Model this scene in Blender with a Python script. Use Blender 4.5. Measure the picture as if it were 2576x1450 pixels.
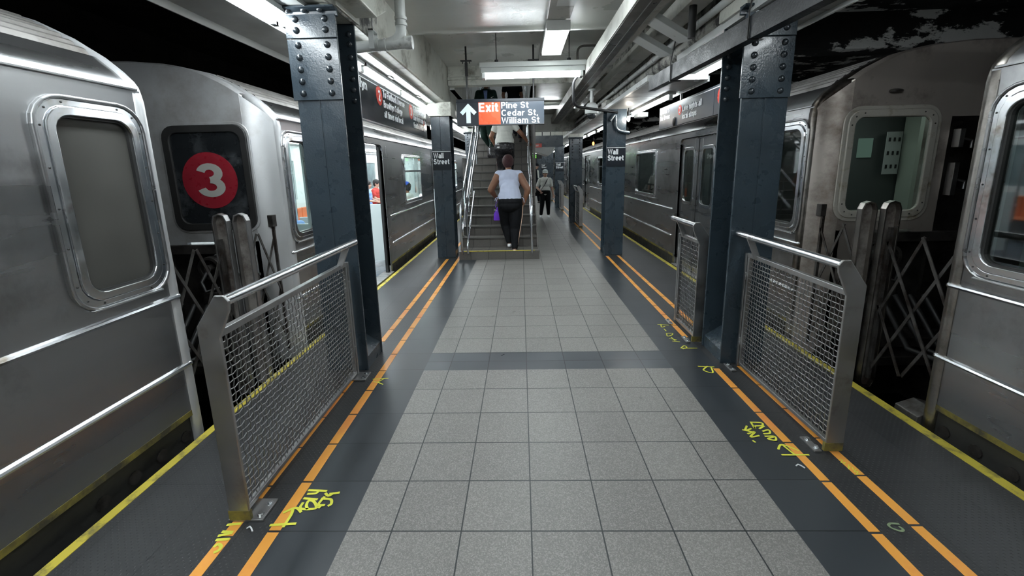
import bpy, bmesh, math, random
import numpy as np
from mathutils import Vector, Matrix
random.seed(7)
for o in list(bpy.data.objects): bpy.data.objects.remove(o)
S = bpy.context.scene
COL = S.collection
# ------------------------------------------------------------------ camera
W_, H_ = 2576.0, 1450.0
CX, CY = 1288.0, 636.0                       # optical axis in the frame (the photo is cropped from a taller one)
v1 = np.array([1310., 421.]); v2 = np.array([1401., 5930.])
FPX = math.sqrt(-((v1[0]-CX)*(v2[0]-CX)+(v1[1]-CY)*(v2[1]-CY)))
nrm = lambda v: v/np.linalg.norm(v)
Yc = nrm(np.array([v1[0]-CX, v1[1]-CY, FPX])); Zc = -nrm(np.array([v2[0]-CX, v2[1]-CY, FPX]))
Xc = np.cross(Yc, Zc); Xc = Xc if Xc[0] > 0 else -Xc
R = np.array([Xc, Yc, Zc]) @ np.diag([1, -1, -1])
cam = bpy.data.cameras.new('camera'); camo = bpy.data.objects.new('camera', cam); COL.objects.link(camo)
M4 = Matrix([[*R[i], 0] for i in range(3)] + [[0, 0, 0, 1]]); M4.translation = Vector((0, 0, 1.575))
camo.matrix_world = M4
cam.sensor_fit = 'HORIZONTAL'; cam.sensor_width = 36; cam.lens = FPX/W_*36
cam.shift_y = -(H_/2-CY)/W_; cam.clip_start = 0.05; cam.clip_end = 200
S.camera = camo
# ------------------------------------------------------------------ world, exposure
wd = bpy.data.worlds.new('world'); S.world = wd; wd.use_nodes = True
wd.node_tree.nodes['Background'].inputs[0].default_value = (0.5, 0.6, 0.7, 1)
wd.node_tree.nodes['Background'].inputs[1].default_value = 0.01
S.view_settings.view_transform = 'Standard'; S.view_settings.look = 'None'
S.view_settings.exposure = 1.75; S.view_settings.gamma = 1.0; S.view_settings.use_curve_mapping = False
TUBE = 14.0       # strength of fluorescent tubes

# ------------------------------------------------------------------ materials
def nodes(name):
    m = bpy.data.materials.new(name); m.use_nodes = True
    return m, m.node_tree.nodes, m.node_tree.links
def N(nt, kind, **kw):
    n = nt.nodes.new(kind)
    for k, v in kw.items():
        if k in ('operation', 'noise_dimensions', 'feature', 'blend_type', 'data_type', 'wave_type', 'distance'): setattr(n, k, v)
        else: n.inputs[k].default_value = v
    return n
def mat(name, col, rough=0.5, metal=0.0, var=0.12, vs=3.0, stretch=(1, 1, 1), bump=0.0, bs=40.0, dirt=None, ds=2.0, dcov=0.5, coat=0.0, rv=0.1, spec=0.5, dstretch=(1,1,1), dw=.1):
    m, nd, lk = nodes(name); nt = m.node_tree; b = nd['Principled BSDF']
    tc = N(nt, 'ShaderNodeTexCoord'); mp = N(nt, 'ShaderNodeMapping'); mp.inputs['Scale'].default_value = stretch
    lk.new(tc.outputs['Object'], mp.inputs[0])
    n1 = N(nt, 'ShaderNodeTexNoise', Scale=vs, Detail=5.0); lk.new(mp.outputs[0], n1.inputs['Vector'])
    r1 = N(nt, 'ShaderNodeMapRange'); r1.inputs['From Min'].default_value = .3; r1.inputs['From Max'].default_value = .7
    r1.inputs['To Min'].default_value = 1-var; r1.inputs['To Max'].default_value = 1+var; lk.new(n1.outputs[0], r1.inputs[0])
    mu = N(nt, 'ShaderNodeVectorMath', operation='SCALE'); mu.inputs[0].default_value = col; lk.new(r1.outputs[0], mu.inputs['Scale'])
    out = mu.outputs[0]
    if dirt:
        mp2 = N(nt, 'ShaderNodeMapping'); mp2.inputs['Scale'].default_value = dstretch; lk.new(tc.outputs['Object'], mp2.inputs[0])
        n2 = N(nt, 'ShaderNodeTexNoise', Scale=ds, Detail=9.0, Roughness=.68); lk.new(mp2.outputs[0], n2.inputs['Vector'])
        r2 = N(nt, 'ShaderNodeMapRange'); r2.inputs['From Min'].default_value = 1-dcov-.06+.0; r2.inputs['From Max'].default_value = 1-dcov-.06+dw*1.6
        lk.new(n2.outputs[0], r2.inputs[0])
        mx = N(nt, 'ShaderNodeMix', data_type='RGBA'); lk.new(r2.outputs[0], mx.inputs['Factor'])
        lk.new(out, mx.inputs[6]); mx.inputs[7].default_value = (*dirt, 1); out = mx.outputs[2]
    lk.new(out, b.inputs['Base Color'])
    b.inputs['Metallic'].default_value = metal; b.inputs['Specular IOR Level'].default_value = spec
    rr = N(nt, 'ShaderNodeMapRange'); rr.inputs['From Min'].default_value = .3; rr.inputs['From Max'].default_value = .7
    rr.inputs['To Min'].default_value = max(.03, rough-rv); rr.inputs['To Max'].default_value = min(1, rough+rv)
    n3 = N(nt, 'ShaderNodeTexNoise', Scale=vs*2.3, Detail=4.0); lk.new(mp.outputs[0], n3.inputs['Vector']); lk.new(n3.outputs[0], rr.inputs[0])
    lk.new(rr.outputs[0], b.inputs['Roughness'])
    if coat: b.inputs['Coat Weight'].default_value = coat; b.inputs['Coat Roughness'].default_value = .12
    if bump:
        n4 = N(nt, 'ShaderNodeTexNoise', Scale=bs, Detail=4.0); lk.new(mp.outputs[0], n4.inputs['Vector'])
        bp = N(nt, 'ShaderNodeBump', Strength=bump, Distance=.02); lk.new(n4.outputs[0], bp.inputs['Height']); lk.new(bp.outputs[0], b.inputs['Normal'])
    return m
def emit(name, col, s):
    m, nd, lk = nodes(name); nd.remove(nd['Principled BSDF'])
    e = nd.new('ShaderNodeEmission'); e.inputs[0].default_value = (*col, 1); e.inputs[1].default_value = s
    lk.new(e.outputs[0], nd['Material Output'].inputs[0]); return m
def glass(name, tint, refl=0.06, cloud=0.0, cc=(.3, .3, .3)):
    m, nd, lk = nodes(name); nt = m.node_tree; nd.remove(nd['Principled BSDF'])
    t = N(nt, 'ShaderNodeBsdfTransparent'); t.inputs[0].default_value = (*tint, 1)
    g = N(nt, 'ShaderNodeBsdfGlossy'); g.inputs['Roughness'].default_value = .03
    ge = N(nt, 'ShaderNodeNewGeometry'); dt = N(nt, 'ShaderNodeVectorMath', operation='DOT_PRODUCT'); lk.new(ge.outputs['Incoming'], dt.inputs[0]); lk.new(ge.outputs['Normal'], dt.inputs[1])
    ab = N(nt, 'ShaderNodeMath', operation='ABSOLUTE'); lk.new(dt.outputs['Value'], ab.inputs[0])
    iv = N(nt, 'ShaderNodeMath', operation='SUBTRACT'); iv.inputs[0].default_value = 1.0; lk.new(ab.outputs[0], iv.inputs[1])
    pw = N(nt, 'ShaderNodeMath', operation='POWER'); pw.inputs[1].default_value = 5.0; lk.new(iv.outputs[0], pw.inputs[0])
    ad = N(nt, 'ShaderNodeMath', operation='MULTIPLY_ADD'); ad.inputs[1].default_value = .6; ad.inputs[2].default_value = refl; lk.new(pw.outputs[0], ad.inputs[0])
    mx = N(nt, 'ShaderNodeMixShader'); lk.new(ad.outputs[0], mx.inputs[0]); lk.new(t.outputs[0], mx.inputs[1]); lk.new(g.outputs[0], mx.inputs[2])
    out = mx.outputs[0]
    if cloud:
        d = N(nt, 'ShaderNodeBsdfDiffuse'); d.inputs[0].default_value = (*cc, 1)
        n = N(nt, 'ShaderNodeTexNoise', Scale=1.3, Detail=2.0)
        tc = N(nt, 'ShaderNodeTexCoord'); lk.new(tc.outputs['Object'], n.inputs['Vector'])
        mr = N(nt, 'ShaderNodeMath', operation='MULTIPLY'); mr.inputs[1].default_value = cloud*2; lk.new(n.outputs[0], mr.inputs[0])
        m2 = N(nt, 'ShaderNodeMixShader'); lk.new(mr.outputs[0], m2.inputs[0]); lk.new(out, m2.inputs[1]); lk.new(d.outputs[0], m2.inputs[2]); out = m2.outputs[0]
    lk.new(out, nd['Material Output'].inputs[0]); return m
def tile(name, col, lineC, px, x0, py, y0, lw=.006, var=.1, speck=0.0, rough=.45, bump=0.0, stud=0.0, rv=.1, offs=False):
    m, nd, lk = nodes(name); nt = m.node_tree; b = nd['Principled BSDF']
    g = N(nt, 'ShaderNodeNewGeometry'); sp = N(nt, 'ShaderNodeSeparateXYZ'); lk.new(g.outputs['Position'], sp.inputs[0])
    def ma(op, a, c=None):
        n = N(nt, 'ShaderNodeMath', operation=op)
        for i, v in enumerate((a, c)):
            if v is None: continue
            if isinstance(v, (int, float)): n.inputs[i].default_value = v
            else: lk.new(v, n.inputs[i])
        return n.outputs[0]
    u = ma('DIVIDE', ma('SUBTRACT', sp.outputs[0], x0), px); v = ma('DIVIDE', ma('SUBTRACT', sp.outputs[1], y0), py)
    def line(t, p): return ma('GREATER_THAN', ma('ABSOLUTE', ma('SUBTRACT', ma('FRACT', t), .5)), .5-lw/2/p)
    L = ma('MAXIMUM', line(u, px), line(v, py))
    cm = N(nt, 'ShaderNodeCombineXYZ'); lk.new(ma('FLOOR', u), cm.inputs[0]); lk.new(ma('FLOOR', v), cm.inputs[1])
    wn = N(nt, 'ShaderNodeTexWhiteNoise'); lk.new(cm.outputs[0], wn.inputs['Vector'])
    n1 = N(nt, 'ShaderNodeTexNoise', Scale=1.6, Detail=6.0); lk.new(g.outputs['Position'], n1.inputs['Vector'])
    f = ma('ADD', ma('MULTIPLY', ma('SUBTRACT', wn.outputs['Value'], .5), var), ma('ADD', ma('MULTIPLY', ma('SUBTRACT', n1.outputs[0], .5), var*2.2), 1.0))
    if speck:
        vo = N(nt, 'ShaderNodeTexVoronoi', Scale=230.0); lk.new(g.outputs['Position'], vo.inputs['Vector'])
        s2 = N(nt, 'ShaderNodeSeparateColor'); lk.new(vo.outputs['Color'], s2.inputs[0])
        f = ma('ADD', f, ma('MULTIPLY', ma('SUBTRACT', ma('POWER', s2.outputs[0], 2.0), .33), speck))
        n5 = N(nt, 'ShaderNodeTexNoise', Scale=480.0, Detail=1.0); lk.new(g.outputs['Position'], n5.inputs['Vector'])
        f = ma('ADD', f, ma('MULTIPLY', ma('SUBTRACT', n5.outputs[0], .5), speck*1.1))
    sc = N(nt, 'ShaderNodeVectorMath', operation='SCALE'); sc.inputs[0].default_value = col; lk.new(f, sc.inputs['Scale'])
    # stains (gum, drips)
    vs = N(nt, 'ShaderNodeTexNoise', Scale=7.0, Detail=3.0); lk.new(g.outputs['Position'], vs.inputs['Vector'])
    st = N(nt, 'ShaderNodeMapRange'); st.inputs['From Min'].default_value = .70; st.inputs['From Max'].default_value = .76; lk.new(vs.outputs[0], st.inputs[0])
    mx0 = N(nt, 'ShaderNodeMix', data_type='RGBA'); lk.new(ma('MULTIPLY', st.outputs[0], .45), mx0.inputs['Factor']); lk.new(sc.outputs[0], mx0.inputs[6]); mx0.inputs[7].default_value = (.02, .02, .02, 1)
    mx = N(nt, 'ShaderNodeMix', data_type='RGBA'); lk.new(L, mx.inputs['Factor']); lk.new(mx0.outputs[2], mx.inputs[6]); mx.inputs[7].default_value = (*lineC, 1)
    lk.new(mx.outputs[2], b.inputs['Base Color'])
    lk.new(ma('ADD', ma('MULTIPLY', n1.outputs[0], rv*2), rough-rv), b.inputs['Roughness'])
    h = ma('MULTIPLY', L, -1.0)
    if stud:
        k = 2*math.pi/.03
        ss = ma('MULTIPLY', ma('SINE', ma('MULTIPLY', sp.outputs[0], k)), ma('SINE', ma('MULTIPLY', sp.outputs[1], k)))
        h = ma('ADD', h, ma('MULTIPLY', ma('MAXIMUM', ma('SUBTRACT', ss, .55), 0.0), stud))
    bp = N(nt, 'ShaderNodeBump', Strength=.6, Distance=.003); lk.new(h, bp.inputs['Height']); lk.new(bp.outputs[0], b.inputs['Normal'])
    return m

MT = dict(
 steel=mat('stainless', (.41, .415, .42), .30, 1, .09, 1.2, (1, .25, 2.5), dirt=(.24, .235, .23), ds=1.1, dcov=.40, rv=.07, dstretch=(1, 1, .8)),
 steel2=mat('stainless_brown', (.36, .34, .32), .36, 1, .14, 1.2, (1, .3, 2), dirt=(.10, .085, .07), ds=1.3, dcov=.5, rv=.1),
 front=mat('front_sheet', (.58, .59, .60), .42, .6, .06, 1.2, dirt=(.42, .41, .40), ds=1.2, dcov=.40),
 front2=mat('front_sheet_dirty', (.50, .45, .41), .42, .6, .12, 1.2, dirt=(.16, .12, .10), ds=1.3, dcov=.42),
 chrome=mat('bright_steel', (.72, .74, .76), .2, 1, .06, 3, dirt=(.35, .31, .26), ds=5, dcov=.40, rv=.06),
 rail=mat('handrail_steel', (.62, .64, .66), .24, 1, .05, 3, rv=.05),
 fence=mat('barrier_steel', (.40, .40, .40), .42, 1, .08, 3, dirt=(.27, .25, .23), ds=4, dcov=.40), framem=mat('frame_beige', (.50, .48, .43), .38, .3, .08, 4, dirt=(.30, .25, .17), ds=8, dcov=.42),
 wire=mat('wire_steel', (.34, .34, .34), .38, 1, .1, 6),
 rib=mat('roof_ribs', (.26, .25, .24), .5, .6, .15, 2, dirt=(.12, .11, .1), ds=2, dcov=.45),
 navy=mat('navy_enamel', (.030, .044, .057), .30, 0, .15, 2.5, bump=.10, bs=90, coat=.25),
 navy2=mat('navy_enamel_worn', (.030, .046, .060), .30, 0, .18, 2.5, bump=.14, bs=80, dirt=(.09, .12, .15), ds=14, dcov=.27, dw=.05, coat=.25),
 rivet=mat('rivet_paint', (.022, .03, .038), .25, 0, .1, 3, coat=.5),
 white=mat('old_white_paint', (.50, .51, .46), .42, 0, .1, 2, bump=.35, bs=18, dirt=(.16, .15, .12), ds=2.6, dcov=.40),
 whiter=mat('rough_white_concrete', (.42, .42, .38), .6, 0, .2, 3, bump=1.0, bs=11, dirt=(.03, .03, .03), ds=6, dcov=.50),
 ceil=mat('ceiling_gloss_paint', (.50, .51, .48), .30, 0, .05, 1.0, bump=.10, bs=12, rv=.05),
 canopy=mat('canopy_enamel', (.52, .54, .53), .35, .0, .05, 1.5, dirt=(.32, .32, .3), ds=1.6, dcov=.40),
 duct=mat('duct_cream', (.40, .40, .37), .38, .0, .08, 2, dirt=(.15, .14, .12), ds=3, dcov=.42),
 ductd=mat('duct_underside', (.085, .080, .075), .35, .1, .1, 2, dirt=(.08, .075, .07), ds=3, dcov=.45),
 pipe=mat('pipe_paint', (.50, .52, .51), .35, 0, .06, 2, bump=.2, bs=20, dirt=(.12, .11, .1), ds=5, dcov=.40),
 black=mat('black_paint', (.012, .012, .013), .45, 0, .2, 3),
 dark=mat('tunnel_soot', (.012, .012, .013), .85, 0, .4, 1.5, bump=.5, bs=6, dirt=(.03, .028, .025), ds=1.5, dcov=.45),
 peel=mat('peeling_paint', (.012, .012, .012), .8, 0, .3, 2, bump=.6, bs=8, dirt=(.85, .85, .82), ds=1.5, dcov=.40, dw=.015, dstretch=(.7, 1, 1.6)),
 equip=mat('equipment_grime', (.05, .045, .042), .5, .3, .3, 4, dirt=(.012, .011, .01), ds=4, dcov=.5),
 gate=mat('gate_bars', (.13, .125, .12), .45, .7, .2, 8, dirt=(.05, .04, .035), ds=6, dcov=.5),
 pad=mat('gate_pad', (.24, .225, .21), .5, .4, .12, 4, dirt=(.05, .035, .028), ds=2.4, dcov=.52),
 rubber=mat('rubber', (.018, .018, .018), .5, 0, .2, 6),
 sill=mat('skirt', (.03, .03, .028), .6, .1, .3, 4),
 ystrip=mat('yellow_grime', (.22, .18, .03), .6, 0, .3, 3, dirt=(.05, .045, .03), ds=3, dcov=.50),
 yellow=mat('yellow_edge', (.46, .38, .045), .6, 0, .15, 4, dirt=(.08, .07, .04), ds=9, dcov=.44),
 orange=mat('orange_tile', (.80, .35, .06), .42, 0, .08, 3, dirt=(.72, .24, .07), ds=1.2, dcov=.45),
 ypaint=mat('yellow_marker', (.68, .68, .07), .5, 0, .08, 20),
 gpaint=mat('faded_green_marker', (.20, .26, .15), .6, 0, .2, 30),
 signk=mat('sign_black', (.018, .022, .028), .22, 0, .05, 2, rv=.04),
 signw=mat('sign_white', (.85, .88, .9), .35, 0, .02, 2),
 signr=mat('sign_red', (.62, .055, .035), .3, 0, .03, 2),
 exitr=mat('exit_red', (.85, .10, .035), .3, 0, .03, 2),
 bullet=mat('bullet_red', (.24, .014, .024), .35, 0, .1, 9, dirt=(.22, .06, .07), ds=9, dcov=.34),
 bulletw=mat('bullet_white', (.36, .36, .33), .4, 0, .04, 9),
 stair=tile('stair_tile', (.105, .097, .089), (.02, .02, .02), .305, .02, 50, .1, lw=.008, var=.25, speck=.3, rough=.5),
 nose=mat('stair_nosing', (.075, .072, .067), .5, .1, .1, 5),
 skinb=mat('skin_brown', (.22, .10, .055), .5, 0, .06, 8), skinl=mat('skin_light', (.50, .30, .22), .5, 0, .05, 8),
 hairb=mat('hair_black', (.012, .01, .01), .6, 0, .3, 60, bump=.6, bs=120), hairr=mat('hair_auburn', (.045, .010, .012), .65, 0, .3, 60, bump=.9, bs=90),
 hairg=mat('hair_grey', (.3, .29, .28), .7, 0, .2, 60, bump=.6, bs=120),
 tblue=mat('pale_blue_top', (.50, .55, .70), .85, 0, .05, 8, bump=.35, bs=7), twhite=mat('white_tee', (.62, .64, .60), .85, 0, .05, 8, bump=.4, bs=9),
 tblk=mat('black_trousers', (.006, .0065, .008), .8, 0, .2, 8, bump=.4, bs=8, spec=.15), leath=mat('black_leather', (.010, .010, .012), .3, 0, .2, 8, bump=.3, bs=10),
 green=mat('dark_green_tracksuit', (.012, .030, .024), .8, 0, .2, 8, bump=.4, bs=9, spec=.2), suit=mat('black_suit', (.006, .007, .011), .8, 0, .2, 8, bump=.3, bs=9, spec=.15),
 tan=mat('tan_stripe', (.55, .38, .28), .7, 0, .05, 8), purple=mat('purple_bag', (.16, .03, .62), .55, 0, .1, 8), shoe=mat('white_shoe', (.75, .76, .78), .5, 0, .05, 8),
 bluec=mat('blue_cap', (.03, .09, .50), .7, 0, .1, 8), bluet=mat('blue_shirt', (.25, .42, .80), .8, 0, .1, 8), strp=mat('striped_shirt', (.18, .25, .5), .8, 0, .5, 60, (8, 1, 1)),
 redp=mat('red_cloth', (.5, .05, .04), .8, 0, .4, 40), capw=mat('pale_cap', (.60, .66, .66), .8, 0, .05, 8),
 inw=mat('car_lining', (.55, .60, .60), .35, .0, .05, 2), infl=mat('car_floor', (.06, .08, .10), .5, 0, .2, 8), seat=mat('orange_seat', (.60, .17, .07), .4, 0, .1, 4),
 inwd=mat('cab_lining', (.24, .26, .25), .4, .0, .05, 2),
 glass=glass('clear_glass', (.86, .92, .90), .03), glassd=glass('tinted_glass', (.50, .54, .53), .10), glassc=glass('dirty_glass', (.25, .25, .24), .03, .85, (.085, .084, .078)),
 glassb=mat('black_glass', (.012, .014, .016), .25, 0, .3, 3, dirt=(.05, .055, .06), ds=5, dcov=.42),
 tube=emit('tube_light', (.90, .97, 1.0), TUBE), lens=emit('lens_light', (.90, 1.0, .98), 3.2), carlight=emit('car_light', (.88, .97, 1.0), 9.0), farg=mat('far_window_reflection', (.16, .21, .22), .15, 0, .3, 3), tray=mat('tray_shade_grey', (.20, .20, .19), .5, 0, .08, 2), cabw=mat('cab_grey', (.09, .098, .098), .5, 0, .1, 2), pale=mat('pale_green_panel', (.42, .46, .40), .4, 0, .05, 2), signk2=mat('sign_black_satin', (.028, .034, .045), .40, 0, .05, 2, rv=.04),
 cardim=emit('cab_light', (.88, .96, .92), 1.3), bulb=emit('bulb_light', (1, .93, .82), 30), farw=emit('lit_far_window', (.40, .6, .5), .05), green_led=emit('green_led', (.12, 1, .05), 2.5), redlens=mat('red_lens', (.6, .02, .02), .3),
 orangel=emit('orange_signal', (1, .3, .08), 1.6), led=emit('green_lit_panel', (.25, .75, .25), .5),
)
MT['terr'] = tile('terrazzo', (.190, .182, .172), (.018, .022, .024), .3108, .021, .3075, .975, lw=.0065, var=.13, speck=.60, rough=.42, rv=.10)
MT['band'] = tile('slate_band', (.050, .058, .067), (.010, .012, .014), .3108, .021, .162, .025, lw=.006, var=.2, rough=.30, rv=.08)
MT['side'] = tile('slate_border', (.034, .039, .045), (.012, .014, .016), 9.0, 4.0, .3075, .975, lw=.005, var=.16, rough=.32, rv=.10)
MT['tact'] = tile('studded_rubber', (.033, .034, .036), (.012, .013, .015), .305, 1.16, .61, .05, lw=.005, var=.22, rough=.42, stud=1.3, rv=.06)

# ------------------------------------------------------------------ mesh builder
OFF = {}
class B:
    def __init__(s): s.v = []; s.f = []; s.sm = []
    def add(s, vs, fs, smooth=False):
        n = len(s.v); s.v += [tuple(p) for p in vs]; s.f += [tuple(i+n for i in f) for f in fs]; s.sm += [smooth]*len(fs); return s
    def box(s, x0, x1, y0, y1, z0, z1):
        if x0 > x1: x0, x1 = x1, x0
        if y0 > y1: y0, y1 = y1, y0
        if z0 > z1: z0, z1 = z1, z0
        v = [(x0, y0, z0), (x1, y0, z0), (x1, y1, z0), (x0, y1, z0), (x0, y0, z1), (x1, y0, z1), (x1, y1, z1), (x0, y1, z1)]
        return s.add(v, [(0, 3, 2, 1), (4, 5, 6, 7), (0, 1, 5, 4), (1, 2, 6, 5), (2, 3, 7, 6), (3, 0, 4, 7)])
    def obox(s, c, ax, ay, az, hx, hy, hz):
        c = Vector(c); v = []
        for k in (-1, 1):
            for (i, j) in ((-1, -1), (1, -1), (1, 1), (-1, 1)): v.append(c+ax*hx*i+ay*hy*j+az*hz*k)
        return s.add(v, [(0, 3, 2, 1), (4, 5, 6, 7), (0, 1, 5, 4), (1, 2, 6, 5), (2, 3, 7, 6), (3, 0, 4, 7)])
    def bar(s, p0, p1, w, t, side=(1, 0, 0)):
        p0, p1 = Vector(p0), Vector(p1); d = (p1-p0); L = d.length; d.normalize(); a = Vector(side); a = (a-d*a.dot(d)).normalized(); b_ = d.cross(a)
        return s.obox((p0+p1)/2, a, b_, d, w/2, t/2, L/2)
    def tube(s, pts, r, seg=10, closed=False, rs=None):
        P = [Vector(p) for p in pts]; n = len(P); rings = []; a = None
        for i, p in enumerate(P):
            if closed: d = (P[(i+1) % n]-P[i-1]).normalized()
            elif i == 0: d = (P[1]-P[0]).normalized()
            elif i == n-1: d = (P[-1]-P[-2]).normalized()
            else: d = ((P[i+1]-p).normalized()+(p-P[i-1]).normalized()).normalized()
            if a is None: a = Vector((0, 0, 1)) if abs(d.z) < .9 else Vector((1, 0, 0))
            a = (a-d*a.dot(d)).normalized(); b_ = d.cross(a); rr = rs[i] if rs else r
            k = 1.0
            rings.append([p+(a*math.cos(2*math.pi*j/seg)+b_*math.sin(2*math.pi*j/seg))*rr*k for j in range(seg)])
        v = [q for rg in rings for q in rg]; f = []
        m = n if closed else n-1
        for i in range(m):
            for j in range(seg):
                a0 = i*seg+j; a1 = i*seg+(j+1) % seg; b0 = ((i+1) % n)*seg+j; b1 = ((i+1) % n)*seg+(j+1) % seg
                f.append((a0, a1, b1, b0))
        s.add(v, f, True)
        if not closed: s.add(rings[0], [tuple(range(seg))[::-1]]); s.add(rings[-1], [tuple(range(seg))])
        return s
    def ell(s, c, r, seg=14, rings=9, half=None, rot=None):
        c = Vector(c); r = (r, r, r) if isinstance(r, (int, float)) else r; v = []; f = []
        for i in range(rings+1):
            th = math.pi*i/rings
            if half == 'x-': pass
            for j in range(seg):
                ph = 2*math.pi*j/seg; p = Vector((math.sin(th)*math.cos(ph)*r[0], math.sin(th)*math.sin(ph)*r[1], math.cos(th)*r[2]))
                if rot: p = rot @ p
                v.append(c+p)
        for i in range(rings):
            for j in range(seg): f.append((i*seg+j, (i+1)*seg+j, (i+1)*seg+(j+1) % seg, i*seg+(j+1) % seg))
        return s.add(v, f, True)
    def prism(s, poly, axis, a, b, fn=None):
        """poly = 2-D points; axis the extrusion axis (x: (y,z), y: (x,z), z: (x,y))"""
        def mk(p, t):
            return {'x': (t, p[0], p[1]), 'y': (p[0], t, p[1]), 'z': (p[0], p[1], t)}[axis]
        n = len(poly); v = [mk(p, a) for p in poly]+[mk(p, b) for p in poly]
        f = [tuple(range(n)), tuple(range(n, 2*n))[::-1]]+[(i, i+n, (i+1) % n+n, (i+1) % n) for i in range(n)]
        return s.add(v, f)
    def ring(s, outer, inner, axis, a, b):
        def mk(p, t):
            return {'x': (t, p[0], p[1]), 'y': (p[0], t, p[1]), 'z': (p[0], p[1], t)}[axis]
        n = len(outer); v = [mk(p, a) for p in outer]+[mk(p, a) for p in inner]+[mk(p, b) for p in outer]+[mk(p, b) for p in inner]; f = []
        for i in range(n):
            j = (i+1) % n
            f += [(i, j, n+j, n+i), (2*n+i, 3*n+i, 3*n+j, 2*n+j), (i, 2*n+i, 2*n+j, j), (n+i, n+j, 3*n+j, 3*n+i)]
        return s.add(v, f)
    def loft(s, rings, closed=True, cap=False, smooth=True):
        n = len(rings[0]); v = [p for r in rings for p in r]; f = []
        for i in range(len(rings)-1):
            for j in range(n if closed else n-1): f.append((i*n+j, i*n+(j+1) % n, (i+1)*n+(j+1) % n, (i+1)*n+j))
        s.add(v, f, smooth)
        if cap: s.add(rings[0], [tuple(range(n))[::-1]]); s.add(rings[-1], [tuple(range(n))])
        return s
    def mesh(s, name, off=Vector((0, 0, 0))):
        me = bpy.data.meshes.new(name); me.from_pydata([tuple(Vector(p)-off) for p in s.v], [], s.f)
        me.polygons.foreach_set('use_smooth', s.sm)
        bm = bmesh.new(); bm.from_mesh(me); bmesh.ops.recalc_face_normals(bm, faces=bm.faces); bm.to_mesh(me); bm.free(); me.update(); return me
def rrect(cx, cz, w, h, r, n=5):
    r = min(r, w/2-.001, h/2-.001); out = []
    for (sx, sz, a0) in ((1, 1, 0), (-1, 1, 90), (-1, -1, 180), (1, -1, 270)):
        for k in range(n+1):
            a = math.radians(a0+90*k/n); out.append((cx+sx*(w/2-r)+r*math.cos(a), cz+sz*(h/2-r)+r*math.sin(a)))
    return out
def circ(cx, cz, r, n=24): return [(cx+r*math.cos(2*math.pi*i/n), cz+r*math.sin(2*math.pi*i/n)) for i in range(n)]
def tag(o, label=None, cat=None, group=None, kind=None):
    if label: o['label'] = label
    if cat: o['category'] = cat
    if group: o['group'] = group
    if kind: o['kind'] = kind
    return o
def thing(name, loc, label, cat, group=None):
    o = bpy.data.objects.new(name, None); COL.objects.link(o); o.location = loc; o.empty_display_size = .1
    OFF[o.name] = Vector(loc); return tag(o, label, cat, group)
def obj(name, b, m, parent=None, bevel=0, label=None):
    if isinstance(m, str): m = MT[m]
    if parent is None:
        a = np.array(b.v); lo, hi = a.min(0), a.max(0); off = Vector(((lo[0]+hi[0])/2, (lo[1]+hi[1])/2, lo[2]))
    else: off = OFF[parent.name]
    me = b.mesh(name, off); me.materials.append(m)
    o = bpy.data.objects.new(name, me); COL.objects.link(o); OFF[o.name] = off
    if parent is None: o.location = off
    else: o.parent = parent
    if bevel:
        md = o.modifiers.new('bevel', 'BEVEL'); md.width = bevel; md.segments = 2; md.limit_method = 'ANGLE'; md.angle_limit = math.radians(35)
    if label: o['label'] = label
    return o
def struct(name, b, m, bevel=0): o = obj(name, b, m, None, bevel); o['kind'] = 'structure'; return o
def dup(root, loc, label=None, group=None):
    r = root.copy(); COL.objects.link(r); r.location = loc; OFF[r.name] = Vector(loc)
    if label: r['label'] = label
    if group: r['group'] = group
    for ch in list(root.children):
        c = ch.copy(); COL.objects.link(c); c.parent = r
        for g in list(ch.children): d = g.copy(); COL.objects.link(d); d.parent = c
    return r
def _arc(cx, cy, rx, ry, a0, a1, n=10): return [(cx+rx*math.cos(math.radians(a0+(a1-a0)*k/n)), cy+ry*math.sin(math.radians(a0+(a1-a0)*k/n))) for k in range(n+1)]
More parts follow.
